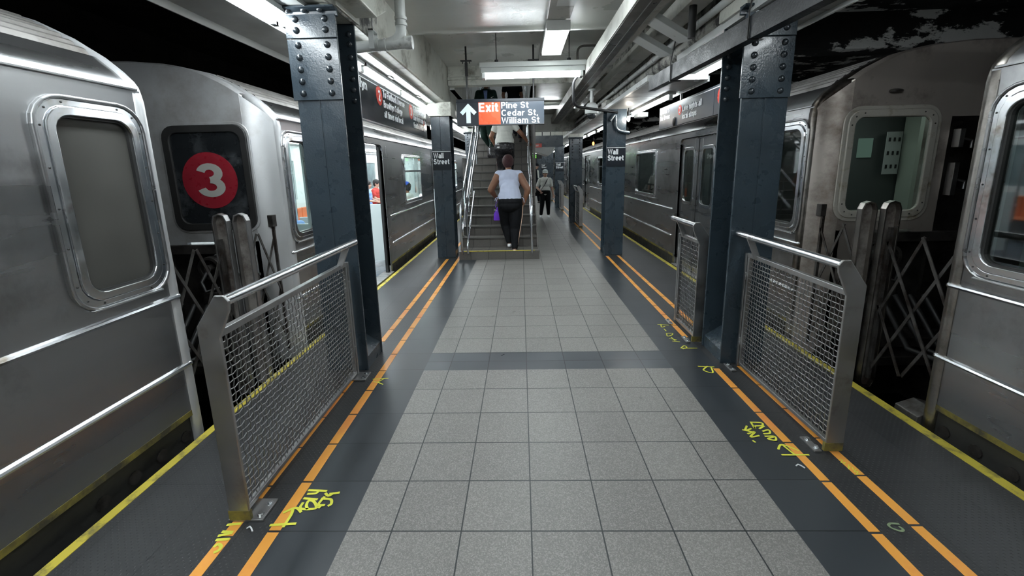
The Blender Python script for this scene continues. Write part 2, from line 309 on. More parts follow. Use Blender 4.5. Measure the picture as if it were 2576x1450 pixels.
def _glyphs():
    s = .085; G = {}; bowl = lambda cx: _arc(cx, .365, .20, .28, 0, 360, 20)
    arch = lambda x0, x1, top=.645: [(x0, .40)]+_arc((x0+x1)/2, .44, (x1-x0)/2, top-.44, 180, 0, 10)+[(x1, 0)]
    stem = [(s, 0), (s, 1)]
    G['E'] = (.60, [stem, [(s, .915), (.56, .915)], [(s, .51), (.52, .51)], [(s, .085), (.57, .085)]])
    G['F'] = (.56, [stem, [(s, .915), (.55, .915)], [(s, .49), (.48, .49)]])
    G['L'] = (.54, [stem, [(s, .085), (.53, .085)]]); G['I'] = (.17, [stem]); G['X'] = (.64, [[(.06, 0), (.58, 1)], [(.58, 0), (.06, 1)]])
    G['T'] = (.58, [[(.29, 0), (.29, .915)], [(0, .915), (.58, .915)]])
    G['W'] = (.98, [[(.07, 1), (.27, .06), (.49, .94), (.71, .06), (.91, 1)]])
    G['N'] = (.66, [stem, [(.575, 0), (.575, 1)], [(.10, .93), (.56, .07)]])
    G['A'] = (.68, [[(.06, 0), (.34, .96), (.62, 0)], [(.16, .27), (.52, .27)]])
    G['U'] = (.66, [[(s, 1), (s, .34)]+_arc(.33, .34, .245, .255, 180, 360)+[(.575, 1)]])
    G['P'] = (.60, [stem, [(s, .915), (.33, .915)]+_arc(.33, .705, .19, .21, 90, -90)+[(s, .495)]])
    G['B'] = (.64, [stem, [(s, .915), (.34, .915)]+_arc(.34, .715, .17, .20, 90, -90)+[(s, .515)], [(s, .515), (.36, .515)]+_arc(.36, .30, .19, .215, 90, -90)+[(s, .085)]])
    G['C'] = (.70, [_arc(.37, .5, .285, .415, 42, 318, 18)])
    G['S'] = (.64, [_arc(.32, .7075, .225, .2075, 15, 270, 14)+_arc(.32, .2925, .235, .2075, 90, -165, 14)])
    G['3'] = (.60, [_arc(.29, .712, .20, .203, 165, -90, 14), _arc(.29, .295, .225, .21, 90, -165, 14)])
    G['2'] = (.60, [_arc(.30, .69, .215, .225, 170, -25, 12)+[(.10, .12)], [(.04, .085), (.56, .085)]])
    G['l'] = (.17, [stem]); G['i'] = (.17, [[(s, 0), (s, .73)], [(s, .84), (s, 1)]])
    G['t'] = (.37, [[(.17, .93), (.17, .2)]+_arc(.26, .18, .09, .095, 180, 270, 4)+[(.36, .085)], [(.01, .655), (.35, .655)]])
    G['f'] = (.36, [[(.17, 0), (.17, .80)]+_arc(.27, .81, .10, .105, 180, 90, 4)+[(.36, .915)], [(.01, .655), (.35, .655)]])
    G['r'] = (.38, [[(s, 0), (s, .73)], [(s, .40)]+_arc(.33, .40, .245, .245, 180, 90, 6)+[(.38, .645)]])
    G['e'] = (.58, [_arc(.29, .365, .21, .28, 0, 312, 18), [(.10, .355), (.49, .355)]])
    G['c'] = (.56, [_arc(.29, .365, .205, .28, 48, 312, 14)]); G['o'] = (.60, [_arc(.30, .365, .215, .28, 0, 360, 20)])
    G['a'] = (.56, [[(.475, 0), (.475, .48)]+_arc(.29, .49, .185, .155, 0, 165, 8), [(.475, .43), (.27, .40)]+_arc(.26, .235, .17, .15, 100, 270, 8)+[(.33, .085), (.475, .18)]])
    G['d'] = (.57, [[(.485, 0), (.485, 1)], bowl(.285)]); G['b'] = (.57, [stem, bowl(.285)])
    G['p'] = (.57, [[(s, -.22), (s, .73)], bowl(.285)]); G['g'] = (.57, [[(.485, .73), (.485, -.04)]+_arc(.285, -.02, .20, .13, 0, -150, 8), bowl(.285)])
    G['n'] = (.55, [[(s, 0), (s, .73)], arch(s, .465)]); G['h'] = (.55, [stem, arch(s, .465)])
    G['m'] = (.86, [[(s, 0), (s, .73)], arch(s, .43), arch(.43, .775)])
    G['u'] = (.55, [[(.465, 0), (.465, .73)], [(s, .73), (s, .29)]+_arc(.275, .29, .19, .205, 180, 360, 8)])
    G['s'] = (.50, [_arc(.25, .505, .165, .14, 15, 270, 9)+_arc(.25, .225, .17, .14, 90, -165, 9)])
    G['k'] = (.54, [stem, [(.10, .27), (.47, .73)], [(.24, .42), (.48, 0)]])
    G['v'] = (.54, [[(.06, .73), (.27, .06), (.48, .73)]]); G['w'] = (.78, [[(.06, .73), (.22, .07), (.39, .68), (.56, .07), (.72, .73)]])
    G['x'] = (.54, [[(.06, 0), (.48, .73)], [(.48, 0), (.06, .73)]])
    G['y'] = (.54, [[(.06, .73), (.28, .05)], [(.49, .73), (.26, -.08), (.17, -.14), (.07, -.14)]])
    G[','] = (.20, [[(.09, .12), (.09, -.02), (.04, -.13)]]); G[' '] = (.24, []); G['&'] = G['S']
    return G
GL = _glyphs()
def text(name, s, size, m, origin, right, up, parent, bold=.02, depth=.0015, align='LEFT', sx=1.0, spacing=1.0, line=.9, fitw=None, wt=.195):
    """bold grotesque letters as thin raised strokes: origin = left end of the first baseline"""
    H = size*.70; b = B(); gap = .095*spacing
    wid = [sum(GL[c][0]+gap for c in ln)-gap for ln in s.split(chr(10))]
    if fitw: sx = fitw/(max(wid)*H)
    r, u = Vector(right).normalized(), Vector(up).normalized(); n = r.cross(u); org = Vector(origin)
    pt = lambda x, y, d: tuple(org+r*x*H*sx+u*y*H+n*d)
    for li, ln in enumerate(s.split(chr(10))):
        x = 0 if align == 'LEFT' else -wid[li]/2; yb = -li*size*line/H
        for c in ln:
            adv, pls = GL[c]
            for q, pl in enumerate(pls):
                closed = math.hypot(pl[0][0]-pl[-1][0], pl[0][1]-pl[-1][1]) < 1e-6; P = [Vector(p) for p in (pl[:-1] if closed else pl)]; k = len(P); o1 = []; o2 = []
                for i in range(k):
                    dirs = []
                    if i > 0 or closed: dirs.append((P[i]-P[i-1]).normalized())
                    if i < k-1 or closed: dirs.append((P[(i+1) % k]-P[i]).normalized())
                    nn = sum((Vector((-d.y, d.x)) for d in dirs), Vector((0, 0))); nn.normalize(); f = min(1.6, 1/max(.3, nn.dot(Vector((-dirs[0].y, dirs[0].x)))))
                    o1.append(P[i]+nn*wt/2*f); o2.append(P[i]-nn*wt/2*f)
                v = []; dz = depth+q*.00008
                for d in (0, dz):
                    for i in range(k): v += [pt(x+o1[i].x, yb+o1[i].y, d), pt(x+o2[i].x, yb+o2[i].y, d)]
                fs = []; K = 2*k
                for i in range(k if closed else k-1):
                    a, c2 = 2*i, 2*((i+1) % k)
                    fs += [(K+a, K+a+1, K+c2+1, K+c2), (a, c2, c2+1, a+1), (a, K+a, K+c2, c2), (a+1, c2+1, K+c2+1, K+a+1)]
                if not closed: fs += [(0, 1, K+1, K), (K-2, 2*K-2, 2*K-1, K-1)]
                b.add(v, fs)
            x += adv+gap
    q = obj(name, b, m, parent); return q
def strokes(b, lines, w, z, curve=True):
    _k = 0
    for ln in lines:
        if len(ln) > 2:
            L = [ln[0]]+list(ln)+[ln[-1]]; o = []
            for i in range(1, len(L)-2):
                p0, p1, p2, p3 = [np.array(L[i+j-1]) for j in range(4)]
                for t in np.linspace(0, 1, 7)[:-1]: o.append(tuple(.5*((2*p1)+(-p0+p2)*t+(2*p0-5*p1+4*p2-p3)*t*t+(-p0+3*p1-3*p2+p3)*t**3)))
            ln = o+[ln[-1]]
        li = len(b.v); P = [Vector(p) for p in ln]; k = len(P); v = []; zz = z+.00015*len(b.sm)/8 if False else z
        for i in range(k):
            d = (P[min(i+1, k-1)]-P[max(i-1, 0)]); d = d.normalized() if d.length > 1e-6 else Vector((1, 0)); n = Vector((-d.y, d.x))*w/2
            e = d*(w*.3)*(-1 if i == 0 else (1 if i == k-1 else 0)); v += [(P[i].x+e.x+n.x, P[i].y+e.y+n.y, z+_k*.00012), (P[i].x+e.x-n.x, P[i].y+e.y-n.y, z+_k*.00012)]
        b.add(v, [(2*i, 2*i+1, 2*i+3, 2*i+2) for i in range(k-1)]); _k += 1
    return b

# ================================================================== the platform
YA, YB = -2.5, 62.0
XL, XR = -1.99, 2.38
b = B(); b.box(-.80, 1.17, YA, 3.114, -.25, 0); b.box(-.80, 1.17, 3.438, YB, -.25, 0); struct('floor', b, 'terr')
b = B(); b.box(-.80, 1.17, 3.114, 3.438, -.25, 0); struct('floor_slate_band', b, 'band')
b = B(); b.box(-1.104, -.80, YA, YB, -.25, 0); b.box(1.17, 1.476, YA, YB, -.25, 0); struct('floor_slate_border', b, 'side')
b = B(); b.box(-1.301, -1.156, YA, YB, -.25, 0); b.box(1.523, 1.678, YA, YB, -.25, 0)
b.box(-1.94, -1.352, YA, YB, -.25, 0); b.box(1.726, 2.32, YA, YB, -.25, 0); struct('floor_studded_rubber', b, 'tact')
def stripe(x0, x1, segs, ph, skips):
    b = B(); g = B(); y = YA+ph
    g.box(x0, x1, YA, YB, -.25, -.001)
    while y < 40:
        y1 = y+.292
        if not any(a < (y+y1)/2 < c for a, c in skips): b.box(x0, x1, y, y1, -.02, .0015)
        y += .305
    struct('floor_stripe_bed', g, 'side'); return b
o = struct('trim_1', stripe(-1.352, -1.301, 0, .10, [(3.0, 3.62), (7.4, 7.9)]), 'orange')
o = struct('trim_2', stripe(-1.156, -1.104, 0, .13, []), 'orange')
o = struct('trim_3', stripe(1.476, 1.523, 0, .12, [(3.1, 3.75), (7.4, 7.9)]), 'orange')
o = struct('trim_4', stripe(1.678, 1.726, 0, .16, [(3.1, 3.8), (7.4, 7.9)]), 'orange')
b = B(); b.box(XL, -1.94, YA, YB, -.12, .003); struct('trim_5', b, 'yellow')
b = B(); b.box(2.32, XR, YA, YB, -.12, .003); struct('trim_6', b, 'yellow')
b = B(); b.box(XL+.03, XL+.25, YA, YB, -1.3, -.12); b.box(XR-.25, XR-.03, YA, YB, -1.3, -.12); struct('wall_platform_edge', b, 'dark')
def marks(nm, L, lab, grp=None, w=.011, m='ypaint', z=.0022):
    b = strokes(B(), L, w, z); o = obj(nm, b, m); tag(o, lab, 'writing', grp); return o
MA = [[(-1.093,1.833),(-1.046,1.831)],[(-1.086,1.809),(-1.047,1.814),(-1.042,1.833)],[(-1.048,1.831),(-1.002,1.828)],[(-1.09,1.78),(-1.024,1.773)],[(-1.082,1.75),(-1.075,1.716),(-1.008,1.715),(-1.01,1.736),(-1.038,1.763),(-1.06,1.763),(-1.057,1.736),(-1.043,1.716)],[(-0.998,1.811),(-0.976,1.796),(-0.96,1.811)],[(-0.974,1.808),(-0.933,1.816)],[(-0.994,1.787),(-1.001,1.74),(-0.971,1.736)],[(-1.001,1.777),(-0.955,1.772),(-0.94,1.745),(-0.948,1.733)],[(-0.992,1.724),(-0.986,1.723)],[(-1.142,1.692),(-1.101,1.72),(-1.063,1.696)],[(-1.108,1.709),(-1.1,1.674),(-1.1,1.612)],[(-1.163,1.62),(-1.054,1.628)],[(-1.363,1.622),(-1.308,1.628)],[(-1.357,1.542),(-1.307,1.546)],[(-1.362,1.563),(-1.314,1.577)],[(-1.36,1.584),(-1.315,1.582)],[(-1.343,1.509),(-1.334,1.52),(-1.314,1.509),(-1.311,1.491),(-1.322,1.481)]]
MA2 = [[(-1.162,2.976),(-1.048,2.986)],[(-1.077,2.986),(-1.111,2.929),(-1.144,2.941)],[(-1.111,2.929),(-1.059,2.894)]]
MB = [[(1.391,2.385),(1.454,2.378),(1.443,2.351),(1.398,2.345),(1.384,2.32),(1.392,2.378)],[(1.41,2.319),(1.451,2.345)],[(1.416,2.294),(1.457,2.306),(1.446,2.275),(1.409,2.269)],[(1.403,2.245),(1.455,2.244),(1.442,2.209),(1.405,2.221),(1.444,2.238)],[(1.348,2.346),(1.317,2.301),(1.361,2.32)],[(1.305,2.308),(1.348,2.288)],[(1.316,2.27),(1.367,2.288),(1.315,2.24),(1.37,2.251)],[(1.311,2.204),(1.316,2.192)],[(1.41,2.129),(1.454,2.168),(1.512,2.118)],[(1.454,2.168),(1.471,2.08)],[(1.402,2.081),(1.544,2.08)]]
MB2 = [[(1.378,3.135),(1.493,3.122)],[(1.448,3.134),(1.391,3.07),(1.441,3.027),(1.468,3.111)]]
MB3 = [[(1.345,4.045),(1.447,4.024)],[(1.377,4.044),(1.361,3.975),(1.398,3.991)],[(1.369,3.924),(1.371,3.874)],[(1.35,3.811),(1.41,3.809),(1.382,3.763),(1.341,3.748),(1.356,3.81)],[(1.339,3.688),(1.392,3.657)],[(1.366,3.717),(1.375,3.643)],[(1.347,3.629),(1.405,3.613)],[(1.366,3.476),(1.414,3.528),(1.421,3.488),(1.378,3.462)],[(1.372,3.475),(1.503,3.472)]]
MC = [[(1.679,2.041),(1.696,2.038),(1.673,2.019),(1.693,2.019)],[(1.7,2.022),(1.68,2.008),(1.689,2.004)],[(1.702,2.004),(1.678,1.975)],[(1.703,1.993),(1.675,1.968)],[(1.705,1.982),(1.694,1.961)],[(1.714,1.968),(1.688,1.947),(1.705,1.95)],[(1.71,1.95),(1.685,1.929),(1.709,1.936)]]
MD = [[(1.587,1.619),(1.604,1.627),(1.635,1.624)],[(1.585,1.617),(1.587,1.602),(1.611,1.587),(1.629,1.594),(1.626,1.609)]]

marks('paint_marking', MA, 'yellow handwritten B14 and 54 with an arrow by the left barrier foot', w=.0135)
marks('paint_marking', MA2, 'small yellow handwritten arrow on the inner orange stripe by the left near column', w=.009)
marks('paint_marking', MB, 'yellow handwritten B198 and 42 with an arrow on the slate border by the right barrier', w=.0115)
marks('paint_marking', MB2, 'small yellow handwritten arrow where the orange stripe restarts beside the right near column', w=.012)
marks('paint_marking', MB3, 'yellow handwritten 24 on the slate tiles left of the right near column', w=.010)
marks('paint_marking', MC, 'thin yellow scribbled numbers on the outer orange stripe by the right barrier foot', w=.004)
marks('paint_marking', MD, 'faded green smear between the two orange stripes at lower right', w=.010, m='gpaint')
for (x, y, l) in ((1.42, 1.99, 'curled white paper scrap on the slate border at lower right'), (-1.26, 1.60, 'white plastic strip lying by the left barrier foot')):
    b = B(); b.tube([(x, y, .006), (x+.012, y+.004, .012), (x+.024, y-.004, .01), (x+.036, y-.016, .005)], .0035, 6); tag(obj('paper_scrap', b, 'shoe'), l, 'litter')
# track beds, tunnel walls and roofs
b = B(); b.box(-9, XL+.03, YA-8, YB, -1.4, -1.28); b.box(XR-.03, 9.4, YA-8, YB, -1.4, -1.28); struct('floor_track_bed', b, 'dark')
b = B(); b.box(-5.6, -5.4, YA-8, YB, -1.4, 4.2); struct('wall_left', b, 'dark')
b = B(); b.box(5.8, 6.0, YA-8, YB, -1.4, 4.2); struct('wall_right', b, 'dark')
b = B(); b.box(-5.6, 6.0, YB, YB+.2, -1.4, 4.2); struct('wall_far', b, 'dark')
b = B(); b.box(-5.6, 6.0, YA-8.2, YA-8, -1.4, 4.2); struct('wall_back', b, 'dark')
b = B(); b.box(-5.6, -1.9, YA-8, YB, 3.6, 3.8); struct('ceiling_left_track', b, 'dark')
b = B(); b.box(1.95, 6.0, YA-8, YB, 3.25, 3.45); struct('ceiling_right_track', b, 'peel')
for i, y in enumerate([-1.6, 1.6, 5.4, 8.9, 13.3, 17.7, 22.1]):
    b = B(); b.box(1.95, 5.8, y, y+.34, 2.85, 3.26); struct('ceiling_rib_right', b, 'peel', .02)
# ------------------------------------------------------------------ ceilings over the platform
b = B(); b.box(-1.3, 1.9, YA, 5.15, 3.13, 3.3)
# the near bay curves down to its far edge
b2 = B(); rg = []
for i in range(9):
    a = i/8*math.pi/2; rg.append([(-1.3, 4.75+.4*math.sin(a), 3.13-.05*(1-math.cos(a))), (1.9, 4.75+.4*math.sin(a), 3.13-.05*(1-math.cos(a)))])
b2.loft(rg, closed=False); b2.box(-1.3, 1.9, 5.15, 5.2, 3.08, 3.3)
struct('ceiling', b, 'ceil'); struct('ceiling_curve', b2, 'ceil')
b = B(); b.box(-1.3, 1.9, 5.2, 7.75, 3.30, 3.45); struct('ceiling_middle_bay', b, 'ceil')
b = B(); b.box(.32, 1.9, 7.95, YB, 3.00, 3.2); b.box(-1.9, .32, 14.2, YB, 2.95, 3.2); b.box(-1.9, -1.15, 7.95, 14.2, 2.95, 3.2); struct('ceiling_far_bay', b, 'white')
# transverse bulkhead at the stair head
b = B(); b.box(-1.24, 1.6, 7.75, 7.95, 2.985, 3.4); b.box(-1.24, 1.5, 7.70, 7.75, 3.07, 3.12); struct('trim_7', b, 'white', .01)
# longitudinal concrete-cased beams over the columns
b = B(); b.prism([(-1.90, 3.6), (-1.90, 2.78), (-1.66, 2.68), (-1.245, 2.68), (-1.245, 3.4), (-1.4, 3.6)], 'y', YA, YB); struct('trim_8', b, 'white', .02)
b = B(); b.prism([(1.58, 3.4), (1.58, 2.66), (1.64, 2.60), (1.95, 2.60), (2.0, 2.7), (2.0, 3.5), (1.7, 3.5)], 'y', YA, YB)
struct('trim_9', b, 'whiter', .02)
b = B(); b.prism([(2.75, 3.4), (2.75, 2.90), (2.86, 2.70), (3.45, 2.70), (3.7, 2.82), (3.7, 3.4)], 'x', -1.27, -1.06); struct('trim_10', b, 'white', .012)
b = B(); b.prism([(2.95, 3.4), (2.95, 2.66), (3.9, 2.66), (3.98, 2.75), (4.05, 3.0), (4.05, 3.4)], 'x', -1.262, -1.235); struct('trim_11', b, 'whiter', .012)
# ------------------------------------------------------------------ stair flight
ST_Y, ST_Z, TR, RI = 7.40, .155, .285, .1675
NS = 20
b = B(); prev = 0
prof = [(7.26+.14, 0)]
for k in range(NS):
    y = ST_Y+TR*k; z = ST_Z+RI*k
    b.box(-1.10, .27, y, y+TR+.001, max(0, z-.6), z)
b2 = B(); b2.box(-1.10, .30, 7.23, 7.40, 0, .148)
stair = thing('staircase', (-.42, 7.3, 0), 'tiled staircase with dark treads climbing to the exit behind the red and black sign', 'stairs')
obj('steps', b, 'stair', stair); obj('landing_curb', b2, 'stair', stair)
b = B()
for k in range(1, NS): b.box(-1.10, .275, ST_Y+TR*k-.018, ST_Y+TR*k+.02, ST_Z+RI*k-.028, ST_Z+RI*k+.004)
obj('nosing', b, 'nose', stair, .004)
b = B(); b.box(-1.03, .22, 7.225, 7.27, .148, .156); obj('yellow_edge_strip', b, 'yellow', stair, label='yellow painted first edge')
b = B()
def sy(k): return ST_Y+TR*k, ST_Z+RI*k
y1, z1 = sy(NS)
b.prism([(7.40, 0), (7.40, .155), (y1, z1+.02), (y1, 0)], 'x', .272, .29)
obj('side_wall', b, 'stair', stair)
b = B(); b.prism([(8.9, 1.05), (y1+.1, z1+.05), (y1+.1, 3.6), (8.9, 3.6)], 'x', .292, .31); struct('wall_stair_right', b, 'stair')
b = B(); b.prism([(7.95, 2.95), (y1+.1, 2.95), (y1+.1, 5.6), (7.95, 5.6)], 'x', -1.24, -1.16); struct('wall_stair_left', b, 'canopy')
b = B(); b.box(.292, .32, 7.95, 15, 3.2, 5.6); b.box(-1.2, .35, 18, 18.1, 3, 5.6); b.box(-1.2, .35, 7.95, 18, 5.5, 5.6); struct('wall_stair_upper', b, 'canopy')
b = B(); b.box(-1.2, .35, y1, 18, z1-.2, z1+.0); struct('floor_upper_landing', b, 'stair')
UPPER = True
# handrails
def hrail(name, x, y0, z0, lab, k0=0, k1=NS, drop=None, loop=False):
    r = .021; sl = RI/TR
    t = thing(name, (x, y0, z0), lab, 'handrail')
    yE = ST_Y+TR*(k1-1)
    for (dz, nm) in ((.90, 'upper_rail'), (.62, 'lower_rail')):
        pts = []
        if nm == 'upper_rail':
            pts = [(x, 7.16, .13), (x, 7.08, .20), (x, 7.06, .35), (x, 7.06, .82), (x, 7.09, .92), (x, 7.18, .98)]
            zst = .98
            pts += [(x, yE, zst+(yE-7.18)*sl)]
        else:
            pts = [(x+(.0), 7.34, .40), (x, 7.26, .45), (x, 7.26, .58), (x, 7.36, .66), (x, yE, .66+(yE-7.36)*sl)]
        bb = B().tube(pts, r, 10); obj(nm, bb, 'rail', t)
    for k in (1, 5, 9, 13, 17):
        y, z = sy(k); y += .14
        bb = B().tube([(x, y, z-.02), (x, y, .98+(y-7.18)*sl)], .017, 8); obj('post', bb, 'rail', t)
    return t
hrail('stair_handrail', -1.02, 7.1, .1, 'double steel handrail on the left side of the stairs, beside the column')
hrail('stair_handrail', .17, 7.1, .1, 'double steel handrail on the right side of the stairs, next to the passage')
def rail2(x, lab):
    t = thing('stair_rail', (x, 7.3, .1), lab, 'handrail'); sl = RI/TR; yE = ST_Y+TR*(NS-1)
    pts = [(x, 7.22, .12), (x, 7.20, .25), (x, 7.28, .34), (x, 8.6, .34+1.32*sl)]
    obj('lower_tube', B().tube(pts, .018, 10), 'rail', t)
    obj('upper_tube', B().tube([(x, 7.6, .80), (x, 7.55, .9), (x, 7.62, 1.02), (x, yE, 1.02+(yE-7.62)*sl)], .018, 10), 'rail', t)
rail2(-.94, 'slim inner steel rail running up the left side of the steps')

# ------------------------------------------------------------------ columns
RV = B(); RV.ell((0, 0, 0), (.0225, .019, .0225), 14, 8); RVM = RV.mesh('rivet_mesh'); RVM.materials.append(MT['rivet'])
def rivet(p, x, y, z):
    o = bpy.data.objects.new('rivet', RVM); COL.objects.link(o); o.parent = p; o.location = Vector((x, y, z))-OFF[p.name]; OFF[o.name] = OFF[p.name]
def column(x0, yc, ztop, side, lab, gusset=False, sign=None, near=False, m='navy', cap=True, w=.325):
    x1 = x0+w; xm = (x0+x1)/2; y0, y1_ = yc, yc+.36
    t = thing('steel_column', (xm, yc+.18, 0), lab, 'column', None)
    b = B(); b.box(x0, xm-.004, y0, y0+.018, 0, ztop); b.box(xm+.004, x1, y0, y0+.018, 0, ztop); b.box(x0+.01, x1-.01, y0+.004, y0+.02, 0, ztop); obj('front_flange', b, m, t, .003)
    b = B(); b.box(x0, x1, y1_-.02, y1_, 0, ztop); obj('back_flange', b, m, t, .003)
    b = B(); b.box(xm-.01, xm+.01, y0+.018, y1_-.02, 0, ztop); obj('web', b, m, t)
    # sloped filler blocks at the foot
    b = B()
    for (xa, xb) in ((x0+.01, xm-.01), (xm+.01, x1-.01)):
        lo, hi = (.10, .19)
        h0, h1 = (lo, hi) if xa > xm-.02 else (hi, lo)
        if xa < xm-.02: b.prism([(xa, 0), (xb, 0), (xb, hi), (xa, lo)], 'y', y0+.019, y1_-.021)
        else: b.prism([(xa, 0), (xb, 0), (xb, lo), (xa, hi)][:0] or [(xa, 0), (xb, 0), (xb, lo), (xa, hi)], 'y', y0+.019, y1_-.021)
    obj('foot_filler', b, m, t)
    if gusset:
        b = B(); b.box(x0-.02, x1+.005, y0-.014, y0, ztop-.60, ztop-.20); g = obj('gusset_plate', b, m, t, .003)
        b = B(); b.box(x0-.02, x1+.005, y0-.018, y0, ztop-.195, ztop-.045); g2 = obj('splice_plate', b, m, t, .003)
        b = B(); b.prism([(y0-.075, ztop-.02), (y0-.075, ztop-.008), (y0, ztop-.008), (y0, ztop-.06), (y0-.014, ztop-.055), (y0-.02, ztop-.03)], 'x', x0-.06, x1+.02); g3 = obj('cap_angle', b, m, t)
        zs = [ztop-.60+.045+.079*i for i in range(5)]
        if near:
            for z in zs:
                for x in (x0+.055, x1-.068): rivet(g, x, y0-.015, z)
                rivet(t, x1-.045 if side < 0 else x0+.045, y1_-.022, z)
            for z in (ztop-.145, ztop-.075):
                for x in (x0+.055, x1-.068): rivet(g2, x, y0-.019, z)
                rivet(t, x1-.045 if side < 0 else x0+.045, y1_-.022, z)
            for x in (x0+.02, x0+.13, x0+.24): rivet(g3, x, y0-.04, ztop-.022)
        else:
            b = B()
            for z in zs+[ztop-.145, ztop-.075]:
                for x in (x0+.055, x1-.068): b.ell((x, y0-.015, z), (.0215, .017, .0215), 8, 5)
            obj('rivets', b, 'rivet', t)
    if cap:
        b = B(); b.box(x0-.03, x1+.03, y0-.03, y1_+.03, ztop, ztop+.09); obj('column_cap', b, 'white', t, .006)
    if sign:
        z0s, z1s = (1.40, 1.73) if gusset else (1.555, 1.885)
        s = thing('station_sign', (xm, y0-.01, z0s), sign, 'sign', 'station name plates on the columns')
        b = B(); b.box(x0+.0, x1-.002, y0-.012, y0-.001, z0s, z1s); obj('plate', b, 'signk', s, .002)
        b = B(); b.box(x0+.002, x1-.004, y0-.0135, y0-.012, z1s-.022, z1s-.012); obj('white_line', b, 'signw', s)
        text('lettering', 'Wall\nStreet', .128, 'signw', (x0+.022, y0-.0125, z1s-.128), (1, 0, 0), (0, 0, 1), s, fitw=.272, line=.80)
    return t
column(-1.575, 3.13, 2.67, -1, 'near left navy riveted steel column rising beside the mesh barrier', True, None, True, 'navy')
column(1.572, 3.19, 2.62, 1, 'near right navy riveted steel column with peeling paint, between two mesh barriers', True, None, True, 'navy2')
column(-1.525, 7.48, 2.45, -1, 'second left navy column with cream cap beside the foot of the stairs', False, 'black station name plate on the left column beside the stairs')
# cream block over the second left column
b = B(); b.box(-1.55, -1.16, 7.44, 7.9, 2.45, 2.68); o = obj('beam_bearing_block', b, 'white', None, .008); tag(o, 'cream painted bearing block on top of the left column by the stairs', 'bearing block')
column(1.470, 7.48, 2.56, 1, 'second right navy column carrying a pipe elbow near its top', False, 'black station name plate on the right column under the pipe elbow', m='navy2')
column(1.372, 12.0, 2.35, 1, 'third right navy column with rivet plates, between the name plate columns', True, None)
column(1.31, 16.4, 2.35, 1, 'fourth right navy column with a small distant name plate', True, 'distant black station name plate seen right of the person in the pale cap')
column(1.25, 20.9, 2.35, 1, 'fifth right navy column with rivet plates, far down the platform', True, None)
column(1.20, 25.3, 2.35, 1, 'sixth right navy column with a tiny name plate, far down the platform', True, 'tiny far black station name plate just above the person in the pale cap')
column(1.15, 29.8, 2.35, 1, 'seventh right navy column, nearly lost in the far row', True, None)
column(1.12, 34.3, 2.35, 1, 'eighth right navy column at the far end of the row', True, None)
column(-1.50, 12.0, 2.55, -1, 'third left navy column seen through the stair handrails', True, None)
for y in (16.4, 20.9, 25.3): column(-1.48, y, 2.55, -1, 'far left navy column hidden by the stairs at y %d metres' % y if False else 'far left navy column standing behind the stair flight', True, None)['group'] = 'left columns behind the stairs'
for y in (38.8, 43.3): column(1.10, y, 2.35, 1, 'farthest navy columns at the end of the right row', True, None)['group'] = 'farthest right columns'

